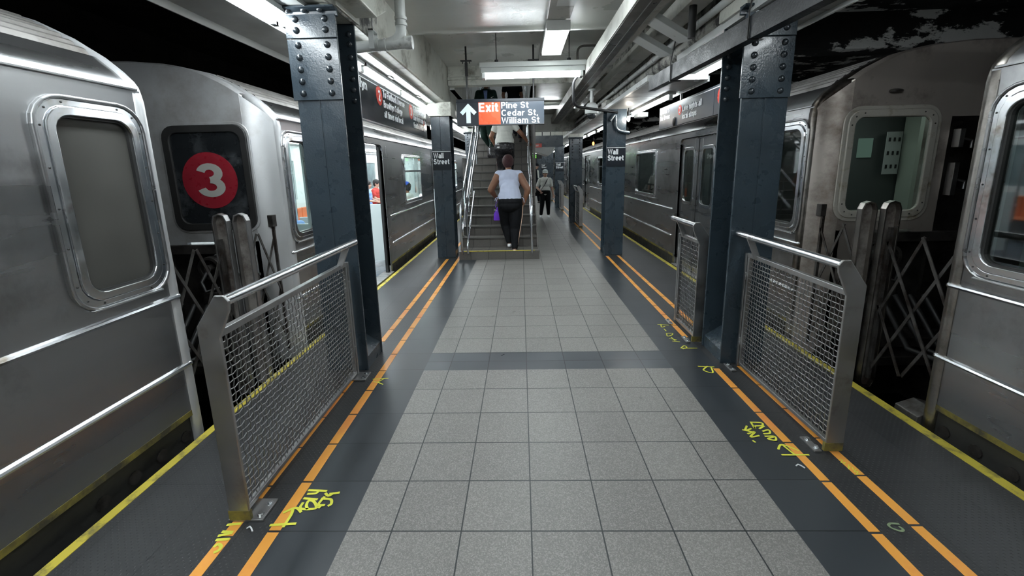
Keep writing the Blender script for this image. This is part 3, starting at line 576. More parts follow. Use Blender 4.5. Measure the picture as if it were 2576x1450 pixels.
# ------------------------------------------------------------------ woven mesh barriers
def barrier(xc, s, y0, y1, lab, x_off=0, dens=1.0, hz=.93, hooks=True):
    """xc centre of the mesh, s = side (-1 left / +1 right); dogleg leans to the platform middle"""
    t = thing('mesh_barrier', (xc, (y0+y1)/2, 0), lab, 'barrier', None); i = -s
    def leg(y, nm, th):
        b = B(); pl = [(xc-.045, .012), (xc+.045, .012), (xc+.045, hz-.03), (xc+.045+i*.0, hz)]
        if s < 0: pl = [(xc-.05, .012), (xc+.045, .012), (xc+.045, .90), (xc+.10, 1.02), (xc+.105, 1.06), (xc+.085, 1.085), (xc+.045, 1.085), (xc-.05, .95)]
        else: pl = [(xc+.05, .012), (xc-.045, .012), (xc-.045, .90), (xc-.10, 1.02), (xc-.105, 1.06), (xc-.085, 1.085), (xc-.045, 1.085), (xc+.05, .95)]
        b.prism(pl, 'y', y, y+th); return obj(nm, b, 'fence', t, .004)
    leg(y0-.03, 'end_post', .014)
    # far bracket: slim post and a triangular gusset under the rail
    b = B(); b.box(xc-.015, xc+.015, y1-.012, y1+.012, .012, hz-.02); obj('far_post', b, 'fence', t, .003)
    b = B(); b.prism([(xc-i*.015, hz-.03), (xc+i*.03, hz-.03), (xc+i*.095, 1.05), (xc+i*.05, 1.06)], 'y', y1-.14, y1-.128); obj('rail_bracket', b, 'fence', t, .002)
    xr = xc+i*.068
    b = B(); b.tube([(xr, y0-.02, 1.055), (xr, y1+.03, 1.055)], .0235, 16); obj('handrail', b, 'rail', t)
    b = B().ell((xr, y1+.03, 1.055), (.0235, .012, .0235), 12, 6); obj('rail_end', b, 'rail', t)
    za, zb = .05, hz-.045; ya, yb = y0+.0, y1-.045
    b = B(); b.box(xc-.016, xc+.016, ya-.016, yb+.02, zb, zb+.032); obj('top_bar', b, 'fence', t, .003)
    b = B(); b.box(xc-.014, xc+.014, ya-.016, yb+.02, za-.024, za); obj('bottom_bar', b, 'fence', t, .003)
    b = B(); b.box(xc-.014, xc+.014, yb, yb+.02, za, zb); obj('side_bar', b, 'fence', t, .003)
    p = .0315/dens*1.0; ny = int((yb-ya)/p); nz = int((zb-za)/p); r = .0031 if dens == 1 else .003; b = B(); sg = 4 if dens == 1 else 3
    py = (yb-ya)/ny; pz = (zb-za)/nz
    for k in range(1, ny):
        y = ya+k*py; pts = [(xc+(.0035 if (k+j) % 2 else -.0035), y, za+j*pz) for j in range(nz+1)]
        b.tube(pts, r, sg)
    for j in range(1, nz):
        z = za+j*pz; pts = [(xc+(-.0035 if (k+j) % 2 else .0035), ya+k*py, z+(.0012 if k % 2 else -.0012)) for k in range(ny+1)]
        b.tube(pts, r, sg)
    o = obj('woven_mesh', b, 'wire', t)
    for zz in (.22, .74):
        b = B(); b.box(xc-.02, xc+.02, yb+.018, y1-.01, zz-.03, zz+.03); obj('hinge', b, 'fence', t, .003)
    for yy in (y0-.03, y1-.10):
        b = B(); b.box(min(xc-.06*1, xc+i*.10), max(xc-.06, xc+i*.10), yy, yy+.13, .001, .012); f = obj('foot_plate', b, 'fence', t, .002)
        for (xx, y2) in ((xc+i*.075, yy+.03), (xc+i*.075, yy+.10)):
            bb = B(); bb.prism(circ(xx, y2, .010, 6), 'z', .012, .024); bb.prism(circ(xx, y2, .016, 12), 'z', .012, .014); obj('bolt', bb, 'chrome', f)
    b = B(); b.box(xc-.052, xc+.047, y0-.032, y0-.014, .012, .06); obj('yellow_post_foot', b, 'ystrip', t)
    return t
barrier(-1.312, -1, 1.67, 3.05, 'near left steel barrier of woven wire with a round handrail')
barrier(1.690, 1, 2.13, 3.14, 'near right steel barrier of woven wire with a round handrail')
barrier(1.555, 1, 3.62, 4.14, 'short woven wire barrier just behind the near right column', dens=.8)
barrier(1.52, 1, 10.9, 11.95, 'small distant steel barrier at the third right column', dens=.5)
barrier(1.47, 1, 15.3, 16.35, 'farther steel barrier at the fourth right column', dens=.5)
barrier(1.42, 1, 19.8, 20.85, 'farthest visible steel barrier at the fifth right column', dens=.5)

# ================================================================== overhead
# left lighting canopy: white soffit tray, tubes, outer tray
def tube_light(name, p0, p1, lab, grp=None, r=.019, house=True, hx=0, up=.055, m='tube'):
    p0, p1 = Vector(p0), Vector(p1); d = (p1-p0).normalized(); c = (p0+p1)/2
    t = thing(name, c, lab, 'light', grp)
    obj('tube', B().tube([p0+d*.03, p1-d*.03], r, 8), m, t)
    b = B()
    for p in (p0, p1): b.obox(p, d, Vector((0, 0, 1)).cross(d), Vector((0, 0, 1)), .022, .02, .034)
    obj('socket', b, 'canopy', t)
    if house:
        b = B(); b.obox(c+Vector((0, 0, up)), d, Vector((0, 0, 1)).cross(d), Vector((0, 0, 1)), (p1-p0).length/2+.05, .055, .018); obj('housing', b, 'canopy', t, .004)
    return t
ys = [-2.4, -1.0, .4, 1.8]+[3.2+1.42*i for i in range(22)]
b = B(); b.box(-1.60, -1.415, YA, 34, 2.665, 2.685); b.box(-1.425, -1.418, YA, 34, 2.655, 2.67); o = obj('soffit_panel', b, 'canopy'); tag(o, 'white metal soffit strip along the left beam above the brooklyn sign', 'soffit')
b = B(); b.prism([(-1.78, 2.66), (-1.80, 2.69), (-2.20, 2.69), (-2.22, 2.66), (-2.22, 2.72), (-1.6, 2.72), (-1.6, 2.69), (-1.72, 2.69)], 'y', YA, 34)
b2 = B(); b2.prism([(-1.76, 2.60), (-1.775, 2.60), (-1.80, 2.655), (-2.19, 2.645), (-2.21, 2.60), (-2.22, 2.60), (-2.22, 2.67), (-1.76, 2.67)], 'y', YA, 34)
can = thing('light_canopy', (-1.9, 0, 2.6), 'shade-grey metal lighting canopy over the left train, with bright tubes along its inner edge', 'canopy')
obj('tray', b2, 'tray', can, .002); obj('spine', b, 'canopy', can)  # tray colour darkened as shade, where the tubes miss its underside
b = B()
for y in range(-2, 34, 3): b.box(-2.17, -1.80, y+.27, y+.275, 2.64, 2.652)
obj('joint_strip', b, 'ductd', can)
b = B()
for y in np.arange(-2, 12, 1.5):
    b.ell((-1.85, y+.33, 2.645), .008, 8, 5); b.ell((-2.12, y+.33, 2.64), .008, 8, 5)
obj('screws', b, 'canopy', can)
for k, y in enumerate(ys):
    tube_light('fluorescent_light', (-1.625, y, 2.60), (-1.625, y+1.38, 2.60), 'fluorescent tube of the inner row along the left canopy', 'inner tube row of the left canopy', r=.022, up=.045)
    if y < 12:
        tube_light('fluorescent_light', (-1.705, y, 2.62), (-1.705, y+1.38, 2.62), 'fluorescent tube of the outer row along the left canopy', 'outer tube row of the left canopy', r=.022, up=.03)
# right lighting canopy
for (ya, yb, z, xa, xb, lab) in ((YA, 4.55, 2.585, 1.60, 2.12, 'nearer white metal canopy section above the right column'), (5.05, 34, 2.50, 1.455, 2.10, 'farther white metal canopy section running away over the right columns')):
    c = thing('light_canopy', ((xa+xb)/2, ya, z), lab, 'canopy')
    b = B(); b.box(xa+.004, xb, ya, yb, z, z+.02); obj('panel', b, 'tray', c)
    b = B(); b.box(xa-.03, xa+.004, ya, yb, z-.012, z+.045); b.box(xa-.03, xb, ya-.012, ya, z-.01, z+.05); b.box(xb, xb+.02, ya, yb, z-.03, z+.03); obj('edge_trim', b, 'canopy', c, .002)
    b = B()
    for y in np.arange(ya+1.2, min(yb, 30), 1.5): b.box(xa+.004, xb, y, y+.006, z-.002, z+.001)
    obj('seams', b, 'ductd', c)
for k, (y, ln) in enumerate([(-2.0, 1.2), (-.6, 1.2), (1.5, 1.25), (3.92, 1.2), (5.95, 1.95)]+[(8.4+1.6*i, 1.25) for i in range(15)]):
    z = 2.52 if y < 5.0 else 2.445
    tube_light('fluorescent_light', (2.0, y, z), (2.0, y+ln, z), 'bare fluorescent tube under the right canopy', 'tubes of the right canopy', r=.016, up=.045)
b = B(); b.box(1.99, 2.16, 7.5, 7.75, 2.37, 2.44); o = obj('junction_box', b, 'canopy', None, .004); tag(o, 'white junction box beside the end of the right tube', 'electrical box')
t = thing('hanging_bulb', (1.80, 7.36, 2.28), 'bare glowing bulb hanging beside the second right column', 'light bulb')
obj('bulb', B().ell((1.80, 7.36, 2.325), (.028, .028, .045), 12, 8), 'bulb', t); obj('cable', B().tube([(1.80, 7.36, 2.365), (1.80, 7.38, 2.5)], .008, 6), 'black', t)
t = thing('hanging_bulb', (-1.57, 7.9, 2.28), 'bare glowing bulb left of the column with the cream block', 'light bulb')
obj('bulb', B().ell((-1.60, 7.95, 2.32), (.03, .03, .05), 12, 8), 'bulb', t); obj('cable', B().tube([(-1.60, 7.95, 2.36), (-1.60, 7.95, 2.6)], .008, 6), 'black', t)

# hanging direction signs
s = thing('direction_sign', (-1.62, 5.8, 2.12), 'long black hanging sign over the left platform edge with red 2 and 3 bullets', 'sign')
ya, yb, z0, z1 = 3.75, 7.60, 2.105, 2.555
b = B(); b.box(-1.65, -1.62, ya, yb, z0, z1); obj('board', b, 'signk', s, .003)
b = B(); b.box(-1.656, -1.616, ya, yb, z0-.012, z0+.002); b.box(-1.656, -1.616, ya, yb, z1-.002, z1+.01); obj('frame', b, 'fence', s)
b = B(); b.box(-1.620, -1.618, ya+.01, yb-.01, z1-.040, z1-.030); obj('white_line', b, 'signw', s)
def disc(p, x, y, z, r, m, n=28, sgn=1):
    b = B(); b.prism([(y+r*math.cos(2*math.pi*i/n), z+r*math.sin(2*math.pi*i/n)) for i in range(n)], 'x', x, x+.0015*sgn); return obj('route_bullet', b, m, p)
R_, U_ = (0, 1, 0), (0, 0, 1)
# lettering faces the platform: reading runs with +y on the left sign
text('lettering', 'Brooklyn', .135, 'signw', (-1.618, 4.10, 2.41), R_, U_, s, fitw=.62)
q = disc(s, -1.6195, 5.12, 2.42, .108, 'signr'); text('numeral', '2', .17, 'signw', (-1.617, 5.12, 2.36), R_, U_, q, align='CENTER')
text('lettering', 'To Flatbush Avenue\nBrooklyn College\nall times via local', .118, 'signw', (-1.618, 5.26, 2.425), R_, U_, s, fitw=.95, line=.98)
q = disc(s, -1.6195, 6.56, 2.42, .108, 'signr'); text('numeral', '3', .17, 'signw', (-1.617, 6.56, 2.36), R_, U_, q, align='CENTER')
text('lettering', 'To New Lots Avenue\nLate Nights take   to\nFranklin Avenue for', .114, 'signw', (-1.618, 6.69, 2.43), R_, U_, s, fitw=.84, line=1.0)
disc(s, -1.6195, 7.38, 2.335, .04, 'signr')
for y in (5.35, 6.75):
    b = B(); b.box(-1.66, -1.61, y-.02, y+.02, 2.56, 2.655); b.box(-1.74, -1.52, y-.08, y+.08, 2.655, 2.662); obj('hanger', b, 'fence', s)
s = thing('direction_sign', (2.02, 5.0, 2.07), 'dark hanging sign over the right train edge reading late nights all local stops', 'sign')
ya, yb, z0, z1 = 3.80, 6.38, 2.06, 2.352
b = B(); b.box(2.0, 2.03, ya, 4.62, z0, z1); b.box(2.0, 2.03, 4.63, yb, z0, z1); obj('board', b, 'signk2', s, .002)
b = B(); b.box(1.998, 2.0, ya+.01, yb-.01, z1-.028, z1-.021); obj('white_line', b, 'signw', s)
L_ = (0, -1, 0)
text('lettering', 'Uptown &\nThe Bronx', .085, 'signw', (1.998, 6.34, 2.255), L_, U_, s, fitw=.40, line=.95)
q = disc(s, 2.0, 5.58, 2.235, .060, 'signr', sgn=-1); text('numeral', '3', .10, 'signw', (1.9975, 5.58, 2.20), L_, U_, q, align='CENTER')
text('lettering', 'Late nights all\nlocal stops', .100, 'signw', (1.998, 5.49, 2.205), L_, U_, s, fitw=.56, line=.92)
q = disc(s, 2.0, 4.46, 2.235, .09, 'signr', sgn=-1); text('numeral', '2', .14, 'signw', (1.9975, 4.46, 2.19), L_, U_, q, align='CENTER')
for y in (4.0, 5.55):
    b = B(); b.box(1.985, 2.01, y-.012, y+.012, z1, 2.50); b.box(1.99, 2.06, y-.03, y+.03, 2.485, 2.497); obj('hanger', b, 'canopy', s)
b = B(); b.ell((1.985, 5.78, 2.12), (.02, .05, .06), 10, 7); o = obj('paint_blob', b, 'equip', None); tag(o, 'crusty grey splat stuck on the right hanging sign', 'splat'); o.location = (2.115, 6.11, 2.09); s.location = (2.14, 5.3, 2.10); s.scale = (1, 1.06, 1.06)

# exit sign
s = thing('exit_sign', (-.285, 6.5, 2.2), 'hanging exit sign with a white arrow, red exit square and three street names', 'sign')
xa, xb, z0, z1 = -.928, .357, 2.20, 2.565
b = B(); b.box(xa, xb, 6.5, 6.56, z0, z1-.045); obj('board', b, mat('sign_slate', (.05, .065, .085), .14, 0, .03, 2, rv=.02), s, .002)
b = B(); b.box(xa-.004, xb+.004, 6.49, 6.57, z1-.045, z1-.028); b.box(xa, xb+.002, 6.50, 6.56, z1-.028, z1); b.box(xa, xb, 6.492, 6.568, z0-.008, z0+.004); obj('top_channel', b, 'signk', s, .002)
b = B(); b.box(-.606, -.285, 6.4975, 6.5, z0+.004, z1-.048); obj('red_square', b, 'exitr', s, label='red square with the word exit')
b = B(); b.box(xa+.004, -.608, 6.498, 6.5, z0+.004, z1-.048); obj('black_square', b, 'signk', s)
ax, az = -.757, 2.228
b = B(); A_ = [(ax-.032, az), (ax+.032, az), (ax+.032, az+.165), (ax+.082, az+.115), (ax+.122, az+.155), (ax, az+.278), (ax-.122, az+.155), (ax-.082, az+.115), (ax-.032, az+.165)]
b.prism(A_, 'y', 6.4965, 6.498); obj('arrow', b, mat('arrow_white', (.70, .85, .95), .4, 0, .02, 2), s)
text('lettering', 'Exit', .18, 'signw', (-.600, 6.4965, 2.383), (1, 0, 0), U_, s, fitw=.285)
text('lettering', 'Pine St\nCedar St,\nWilliam St', .128, 'signw', (-.272, 6.4985, 2.425), (1, 0, 0), U_, s, fitw=.56, line=.83, wt=.15)
for x, h in ((-.765, 3.11), (.205, 3.10)):
    b = B(); b.tube([(x, 6.53, z1), (x, 6.53, 3.29)], .014, 8); b.box(x-.02, x+.02, 6.515, 6.545, h-.22, h-.04); b.box(x-.08, x+.08, 6.50, 6.56, h-.02, h-.008)
    b.tube([(x-.05, 6.53, h-.05), (x-.05, 6.53, h-.02)], .006, 6); b.tube([(x+.05, 6.53, h-.05), (x+.05, 6.53, h-.02)], .006, 6); obj('hanger_rod', b, 'black', s)

for yy in (11.6, 15.5): tube_light('added_stairwell_light', (-1.0, yy, 4.9 if yy > 9 else 4.4), (.2, yy, 4.9), 'fluorescent light added to brighten the upper part of the staircase', 'added stairwell lights')  # lamps added upstairs because the upper stairwell came out dark
# transverse tube fixture
t = thing('ceiling_light', (.17, 6.0, 2.7), 'bright tube fixture hung across the ceiling above the exit sign', 'light')
b = B(); b.prism([(5.90, 2.80), (5.93, 2.875), (6.07, 2.875), (6.10, 2.80), (6.09, 2.80), (6.06, 2.85), (5.94, 2.85), (5.91, 2.80)], 'x', -.50, .86); obj('reflector', b, 'canopy', t, .002)
b = B(); b.box(-.52, .88, 5.90, 6.10, 2.868, 2.93); obj('housing', b, 'canopy', t, .006)
for y in (5.955, 6.045):
    obj('tube', B().tube([(-.44, y, 2.775), (.79, y, 2.775)], .028, 12), 'tube', t)
b = B()
for x in (-.47, .82): b.box(x-.02, x+.02, 5.92, 6.08, 2.735, 2.85)
obj('socket', b, 'canopy', t, .004)
for x in (-.30, .66):
    b = B(); b.tube([(x, 6.0, 2.93), (x, 6.0, 3.3)], .006, 6); b.prism(circ(x, 6.0, .024, 10), 'z', 2.93, 2.975); obj('chain', b, 'black', t)
def conduit(pts, lab, r=.016, m='ductd', n=6, nm='conduit'):
    P = [Vector(p) for p in pts]; out = [P[0]]
    for i in range(1, len(P)-1):
        a, b_, c = P[i-1], P[i], P[i+1]; k = min(.12, (b_-a).length*.45, (c-b_).length*.45); s0 = b_+(a-b_).normalized()*k; s1 = b_+(c-b_).normalized()*k
        for j in range(n+1):
            u = j/n; out.append(s0*(1-u)**2+b_*2*u*(1-u)+s1*u*u)
    out.append(P[-1]); return tag(obj(nm, B().tube(out, r, 10), m), lab, 'pipe')
conduit([(.77, 6.0, 2.92), (.77, 6.0, 3.12), (1.02, 6.0, 3.12), (1.4, 6.0, 3.12)], 'thin curved conduit rising from the right end of the hung tube fixture', .014)
conduit([(.862, 6.1, 2.82), (.73, 6.1, 2.72), (.73, 6.1, 2.38), (1.42, 6.5, 2.33)], 'dark conduit bending below the wireway right of the exit sign', .020, 'black')
# lens fixtures on a raceway
t = thing('ceiling_light', (.2, 3.5, 2.95), 'added bare tube fixture out of view above the top edge, brightening the near ceiling', 'light')  # unseen fixture, added to brighten the near ceiling bay
b = B(); b.box(-.47, .86, 3.47, 3.55, 2.98, 3.02); obj('spine', b, 'canopy', t, .004)
for y in (3.43, 3.59): obj('tube', B().tube([(-.44, y, 3.0), (.83, y, 3.0)], .018, 10), 'tube', t)
b = B()
for x in (-.46, .85): b.box(x-.015, x+.015, 3.41, 3.61, 2.975, 3.02)
obj('socket', b, 'canopy', t)
b = B()
for x in (-.2, .2): b.tube([(x, 3.51, 3.02), (x, 3.51, 3.13)], .005, 6)
obj('chain', b, 'black', t)
rw = thing('raceway', (.41, 5, 3.05), 'shallow painted raceway running along the ceiling to the lens light', 'raceway')
b = B(); b.box(.29, .53, -1.6, 4.72, 3.05, 3.13); b.box(.31, .53, 5.80, 7.75, 3.19, 3.30); obj('cover', b, 'duct', rw, .006)
b = B(); b.box(.36, .53, 3.0, 4.35, 3.046, 3.052); obj('access_plate', b, 'canopy', rw)
def lens(y, lab):
    t = thing('ceiling_light', (.41, y, 2.97), lab, 'light')
    b = B(); b.box(.29, .535, y, y+1.0, 3.0, 3.05); obj('housing', b, 'canopy', t, .004)
    b = B(); b.box(.288, .537, y-.012, y, 2.955, 3.052); b.box(.288, .537, y+1, y+1.012, 2.955, 3.052); obj('end_cap', b, 'tray', t, .003)
    b = B(); b.box(.292, .533, y, y+1.0, 2.965, 3.0); obj('diffuser', b, 'lens', t, .008)
lens(4.76, 'white lens light on the ceiling raceway'); lens(.8, 'added ceiling lens light out of view above, brightening the foreground')  # the second one is added out of view to raise the brightness
lens(-1.4, 'added ceiling lens light behind the viewpoint, brightening the scene')  # added lamp out of view, lights the faces turned to the camera
t = thing('ceiling_light', (.17, -1.9, 2.9), 'added tube fixture hung across the ceiling behind the viewpoint, brightening the scene', 'light')  # extra unseen fixture, added to raise the overall brightness
b = B(); b.box(-.52, .88, -2.0, -1.8, 2.97, 3.03); obj('housing', b, 'canopy', t, .006)
for y in (-1.945, -1.855): obj('tube', B().tube([(-.44, y, 2.90), (.79, y, 2.90)], .028, 12), 'tube', t)
b = B()
for x in (-.47, .82): b.box(x-.02, x+.02, -1.98, -1.82, 2.86, 2.98)
obj('socket', b, 'canopy', t, .004)
# wireways and pipes of the right side
def duct(x0, x1, z0, z1, ya, yb, lab, m='duct', seams=True, nm='wireway'):
    t = thing(nm, ((x0+x1)/2, ya, z0), lab, 'cable duct')
    b = B(); b.box(x0, x1, ya, yb, z0, z1); obj('trough', b, m, t, .004)
    if seams:
        w = x1-x0
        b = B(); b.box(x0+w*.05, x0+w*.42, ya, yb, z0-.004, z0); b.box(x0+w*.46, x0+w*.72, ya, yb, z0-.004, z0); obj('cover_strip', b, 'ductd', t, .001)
        b = B()
        for k in (.44, .745): b.box(x0+w*k-.003, x0+w*k+.003, ya, yb, z0-.008, z0-.001)
        obj('seam', b, 'fence', t)
    return t
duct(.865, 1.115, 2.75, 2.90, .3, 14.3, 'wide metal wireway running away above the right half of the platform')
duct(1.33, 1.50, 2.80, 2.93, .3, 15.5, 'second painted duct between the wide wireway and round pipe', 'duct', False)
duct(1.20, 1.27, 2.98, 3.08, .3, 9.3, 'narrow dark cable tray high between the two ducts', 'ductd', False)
t = thing('steel_pipe', (1.555, 0, 2.70), 'round painted pipe running beside the rough concrete beam', 'pipe')
obj('pipe', B().tube([(1.535, .3, 2.74), (1.535, 14, 2.74)], .030, 14), 'pipe', t)
b = B()
for y in (3.2, 5.2, 7.2, 9.2): b.tube([(1.535, y-.04, 2.74), (1.535, y+.04, 2.74)], .038, 14)
obj('coupling', b, 'pipe', t)
def cross(y0, lab):
    b = B(); b.bar((1.05, y0, 2.80), (1.45, y0+.12, 2.63), .18, .05, side=(0, 1, 0)); tag(obj('cross_duct', b, 'canopy', None, .004), lab, 'cable duct')
cross(3.86, 'nearer slanting white duct between wireway and canopy'); cross(4.35, 'farther slanting white duct between wireway and canopy')
# hung dark steel channel
ch = thing('steel_channel', (1.48, 3.7, 2.35), 'dark painted steel channel slung on rods in front of the right column top', 'beam')
pa, pb = Vector((1.395, 4.85, 2.415)), Vector((1.50, 1.0, 2.385))
b = B(); b.bar(pa, pb, .014, .135, side=(1, 0, 0)); b.bar(pa+Vector((.03, 0, -.062)), pb+Vector((.03, 0, -.062)), .07, .01, side=(1, 0, 0)); b.bar(pa+Vector((.03, 0, .062)), pb+Vector((.03, 0, .062)), .07, .01, side=(1, 0, 0)); obj('channel', b, mat('channel_paint', (.007, .009, .012), .42, 0, .3, 4, bump=.15, bs=60, spec=.3, dirt=(.03, .032, .035), ds=8, dcov=.38), ch, .002)
for y in (2.9, 4.2):
    x = pa.x+(pb.x-pa.x)*(pa.y-y)/(pa.y-pb.y)
    b = B(); b.tube([(x-.014, y, 2.33), (x-.014, y, 2.5), (x+.03, y, 2.75)], .006, 6); b.box(x-.02, x+.08, y-.012, y+.012, 2.326, 2.334); obj('strap', b, 'black', ch)
b = B(); b.tube([(1.385, 3.70, 2.56), (1.385, 3.70, 3.13)], .03, 12); o = obj('hanger_post', b, 'black'); tag(o, 'black vertical hanger post dropping between the pipe and the canopy', 'post')
b = B(); b.prism([(1.60, 2.60), (1.84, 2.60), (1.84, 2.65), (1.60, 2.65)], 'y', 4.0, 4.5); o = obj('bracket_plate', b, 'canopy', None, .003); tag(o, 'white bracket box beside the hanger post', 'bracket')
for (x, y) in ((1.30, 3.4), (1.04, 3.5), (1.0, 6.2), (1.28, 6.2), (.99, 9.4), (.70, 3.0)):
    pass
b = B()
# dome camera
t = thing('dome_camera', (1.13, 7.0, 2.3), 'white dome security camera hanging below the duct', 'camera')
b = B(); rg = []
for (z, r) in ((2.545, .03), (2.535, .065), (2.50, .092), (2.44, .105), (2.38, .108), (2.375, .10)): rg.append([(1.13+r*math.cos(2*math.pi*i/20), 7+r*math.sin(2*math.pi*i/20), z) for i in range(20)])
b.loft(rg, cap=True); obj('housing', b, 'canopy', t)
obj('dome', B().ell((1.13, 7.0, 2.365), (.075, .075, .07), 16, 10), 'glassb', t)
b = B(); b.tube([(1.13, 7.0, 2.54), (1.13, 7.0, 2.75)], .028, 12); b.tube([(1.13, 7.0, 2.60), (1.13, 7.0, 2.63)], .034, 12); b.prism(circ(1.13, 7, .055, 16), 'z', 2.72, 2.75); obj('stem', b, 'canopy', t)
conduit([(1.50, 7.40, 2.30), (1.60, 7.44, 2.44), (1.60, 7.44, 2.15), (1.84, 7.44, 2.10)], 'thick grey pipe elbow on the front of the second right column', .028, 'navy2', nm='pipe_elbow')
# soil pipe at upper left
t = thing('drain_pipe', (-1.05, 3.75, 2.5), 'white painted drain pipe with a capped end and a riser, beside the near left column', 'pipe')
zc, yc = 2.593, 3.72
b = B(); b.tube([(-1.42, yc, zc-.03), (-.90, yc, zc)], .044, 18); obj('main_pipe', b, 'pipe', t)
b = B(); b.tube([(-.925, yc, zc), (-.868, yc, zc+.001)], .052, 18); b.ell((-.868, yc, zc+.001), (.006, .048, .048), 16, 8); obj('end_cap', b, 'pipe', t)
b = B(); pp = []
for i in range(8):
    a = i/7*math.pi/2*.8; pp.append((-1.07+.12*math.sin(a), yc, zc+.12*(1-math.cos(a))+.0))
pp += [(-.955, yc, zc+.14), (-.95, yc, 3.2)]
b.tube(pp, .042, 18); obj('riser', b, 'pipe', t)
b = B()
for z in (2.72, 2.765): b.tube([(-.952, yc, z), (-.952, yc, z+.022)], .049, 18)
obj('clamp', b, 'pipe', t)
b = B()
for x in (-1.16, -1.10): b.tube([(x, yc, zc-.01), (x+.018, yc, zc-.01)], .05, 18)
obj('joint_collar', b, 'pipe', t)
b = B(); b.tube([(-1.19, yc, zc+.05), (-1.19, yc, 3.13)], .005, 6); b.box(-1.21, -1.17, yc-.055, yc-.048, zc-.05, zc+.10); b.box(-1.21, -1.17, yc+.048, yc+.055, zc-.05, zc+.10); b.box(-1.21, -1.17, yc-.055, yc+.055, zc+.09, zc+.10); obj('hanger', b, 'pipe', t)
# far end of the platform
b = B(); b.box(.315, 1.15, 11.80, 11.84, 2.10, 2.395); o = obj('beam_board', b, 'navy', None, .004); tag(o, 'dark navy board spanning the passage beside the stairs', 'board')
s = thing('exit_sign', (.46, 11.74, 2.08), 'small red exit sign fixed on the dark navy board', 'sign')
b = B(); b.box(.35, .575, 11.72, 11.79, 2.085, 2.19); obj('box', b, 'signr', s, .004); text('lettering', 'EXIT', .062, 'signw', (.395, 11.718, 2.115), (1, 0, 0), U_, s, bold=.03)
s = thing('fan_unit', (.8, 13.6, 2.0), 'white angular ceiling unit with a small box, hanging beyond the navy board', 'ceiling unit')
b = B(); b.tube([(.7, 14.0, 2.4), (.7, 14.0, 3.0)], .015, 6); b.tube([(1.0, 14.5, 2.35), (1.0, 14.5, 3.0)], .015, 6); obj('hanger', b, 'black', s)
b = B(); b.prism([(.46, 2.05), (.86, 1.90), (1.0, 2.0), (1.12, 2.30), (1.15, 2.42), (.52, 2.42)], 'y', 13.6, 14.8); obj('casing', b, 'canopy', s, .01)
b = B(); b.box(.78, .90, 13.54, 13.6, 2.16, 2.30); obj('outlet_box', b, 'canopy', s, .003)
for (x, y, z, lab) in ((.60, 17.5, 1.94, 'upper green lettered display above the person in the black suit'), (.52, 20.5, 1.80, 'lower green lettered display above the person in the black suit')):
    s = thing('display', (x, y, z), lab, 'display')
    b = B(); b.box(x-.25, x+.25, y, y+.15, z-.04, z+.16); obj('case', b, 'black', s, .005); obj('hanger', B().tube([(x, y+.08, z+.15), (x, y+.08, 2.96)], .015, 6), 'black', s)
    for zz in (z+.06, z-.01): text('lettering', '3 min 2', .07, 'green_led', (x-.16, y-.003, zz), (1, 0, 0), U_, s, bold=.02)
for y in (9.9, 15.3, 18.2): tube_light('ceiling_light', (.42, y, 2.86), (1.25, y, 2.86), 'tube added on the low ceiling to brighten the passage beside the stairs', 'added passage ceiling tubes')  # lamps added to brighten the dim far passage
for (x, y, z) in ((.95, 22, 2.35), (.85, 26, 2.35), (.8, 31, 2.35), (.75, 37, 2.35)):
    tube_light('ceiling_light', (x-.2, y, z), (x+.2, y, z), 'small bright fixture in the distance above the platform passage', 'distant ceiling fixtures')
b = B(); b.ell((1.93, 11.6, 2.15), (.03, .03, .05), 8, 6); lamp_cable = B().tube([(1.93, 11.6, 2.19), (1.93, 11.6, 2.49)], .006, 6); o = obj('signal_lamp', b, 'orangel'); tag(o, 'small orange signal lamp right of the third column', 'lamp'); obj('cable', lamp_cable, 'black', o)
# beams across the far ceiling
for i, y in enumerate((12.3, 16.6, 21.0, 25.5, 30, 35)):
    b = B(); b.box(.34, 1.6, y, y+.25, 2.55, 3.0); struct('trim_%d' % (20+i), b, 'white')

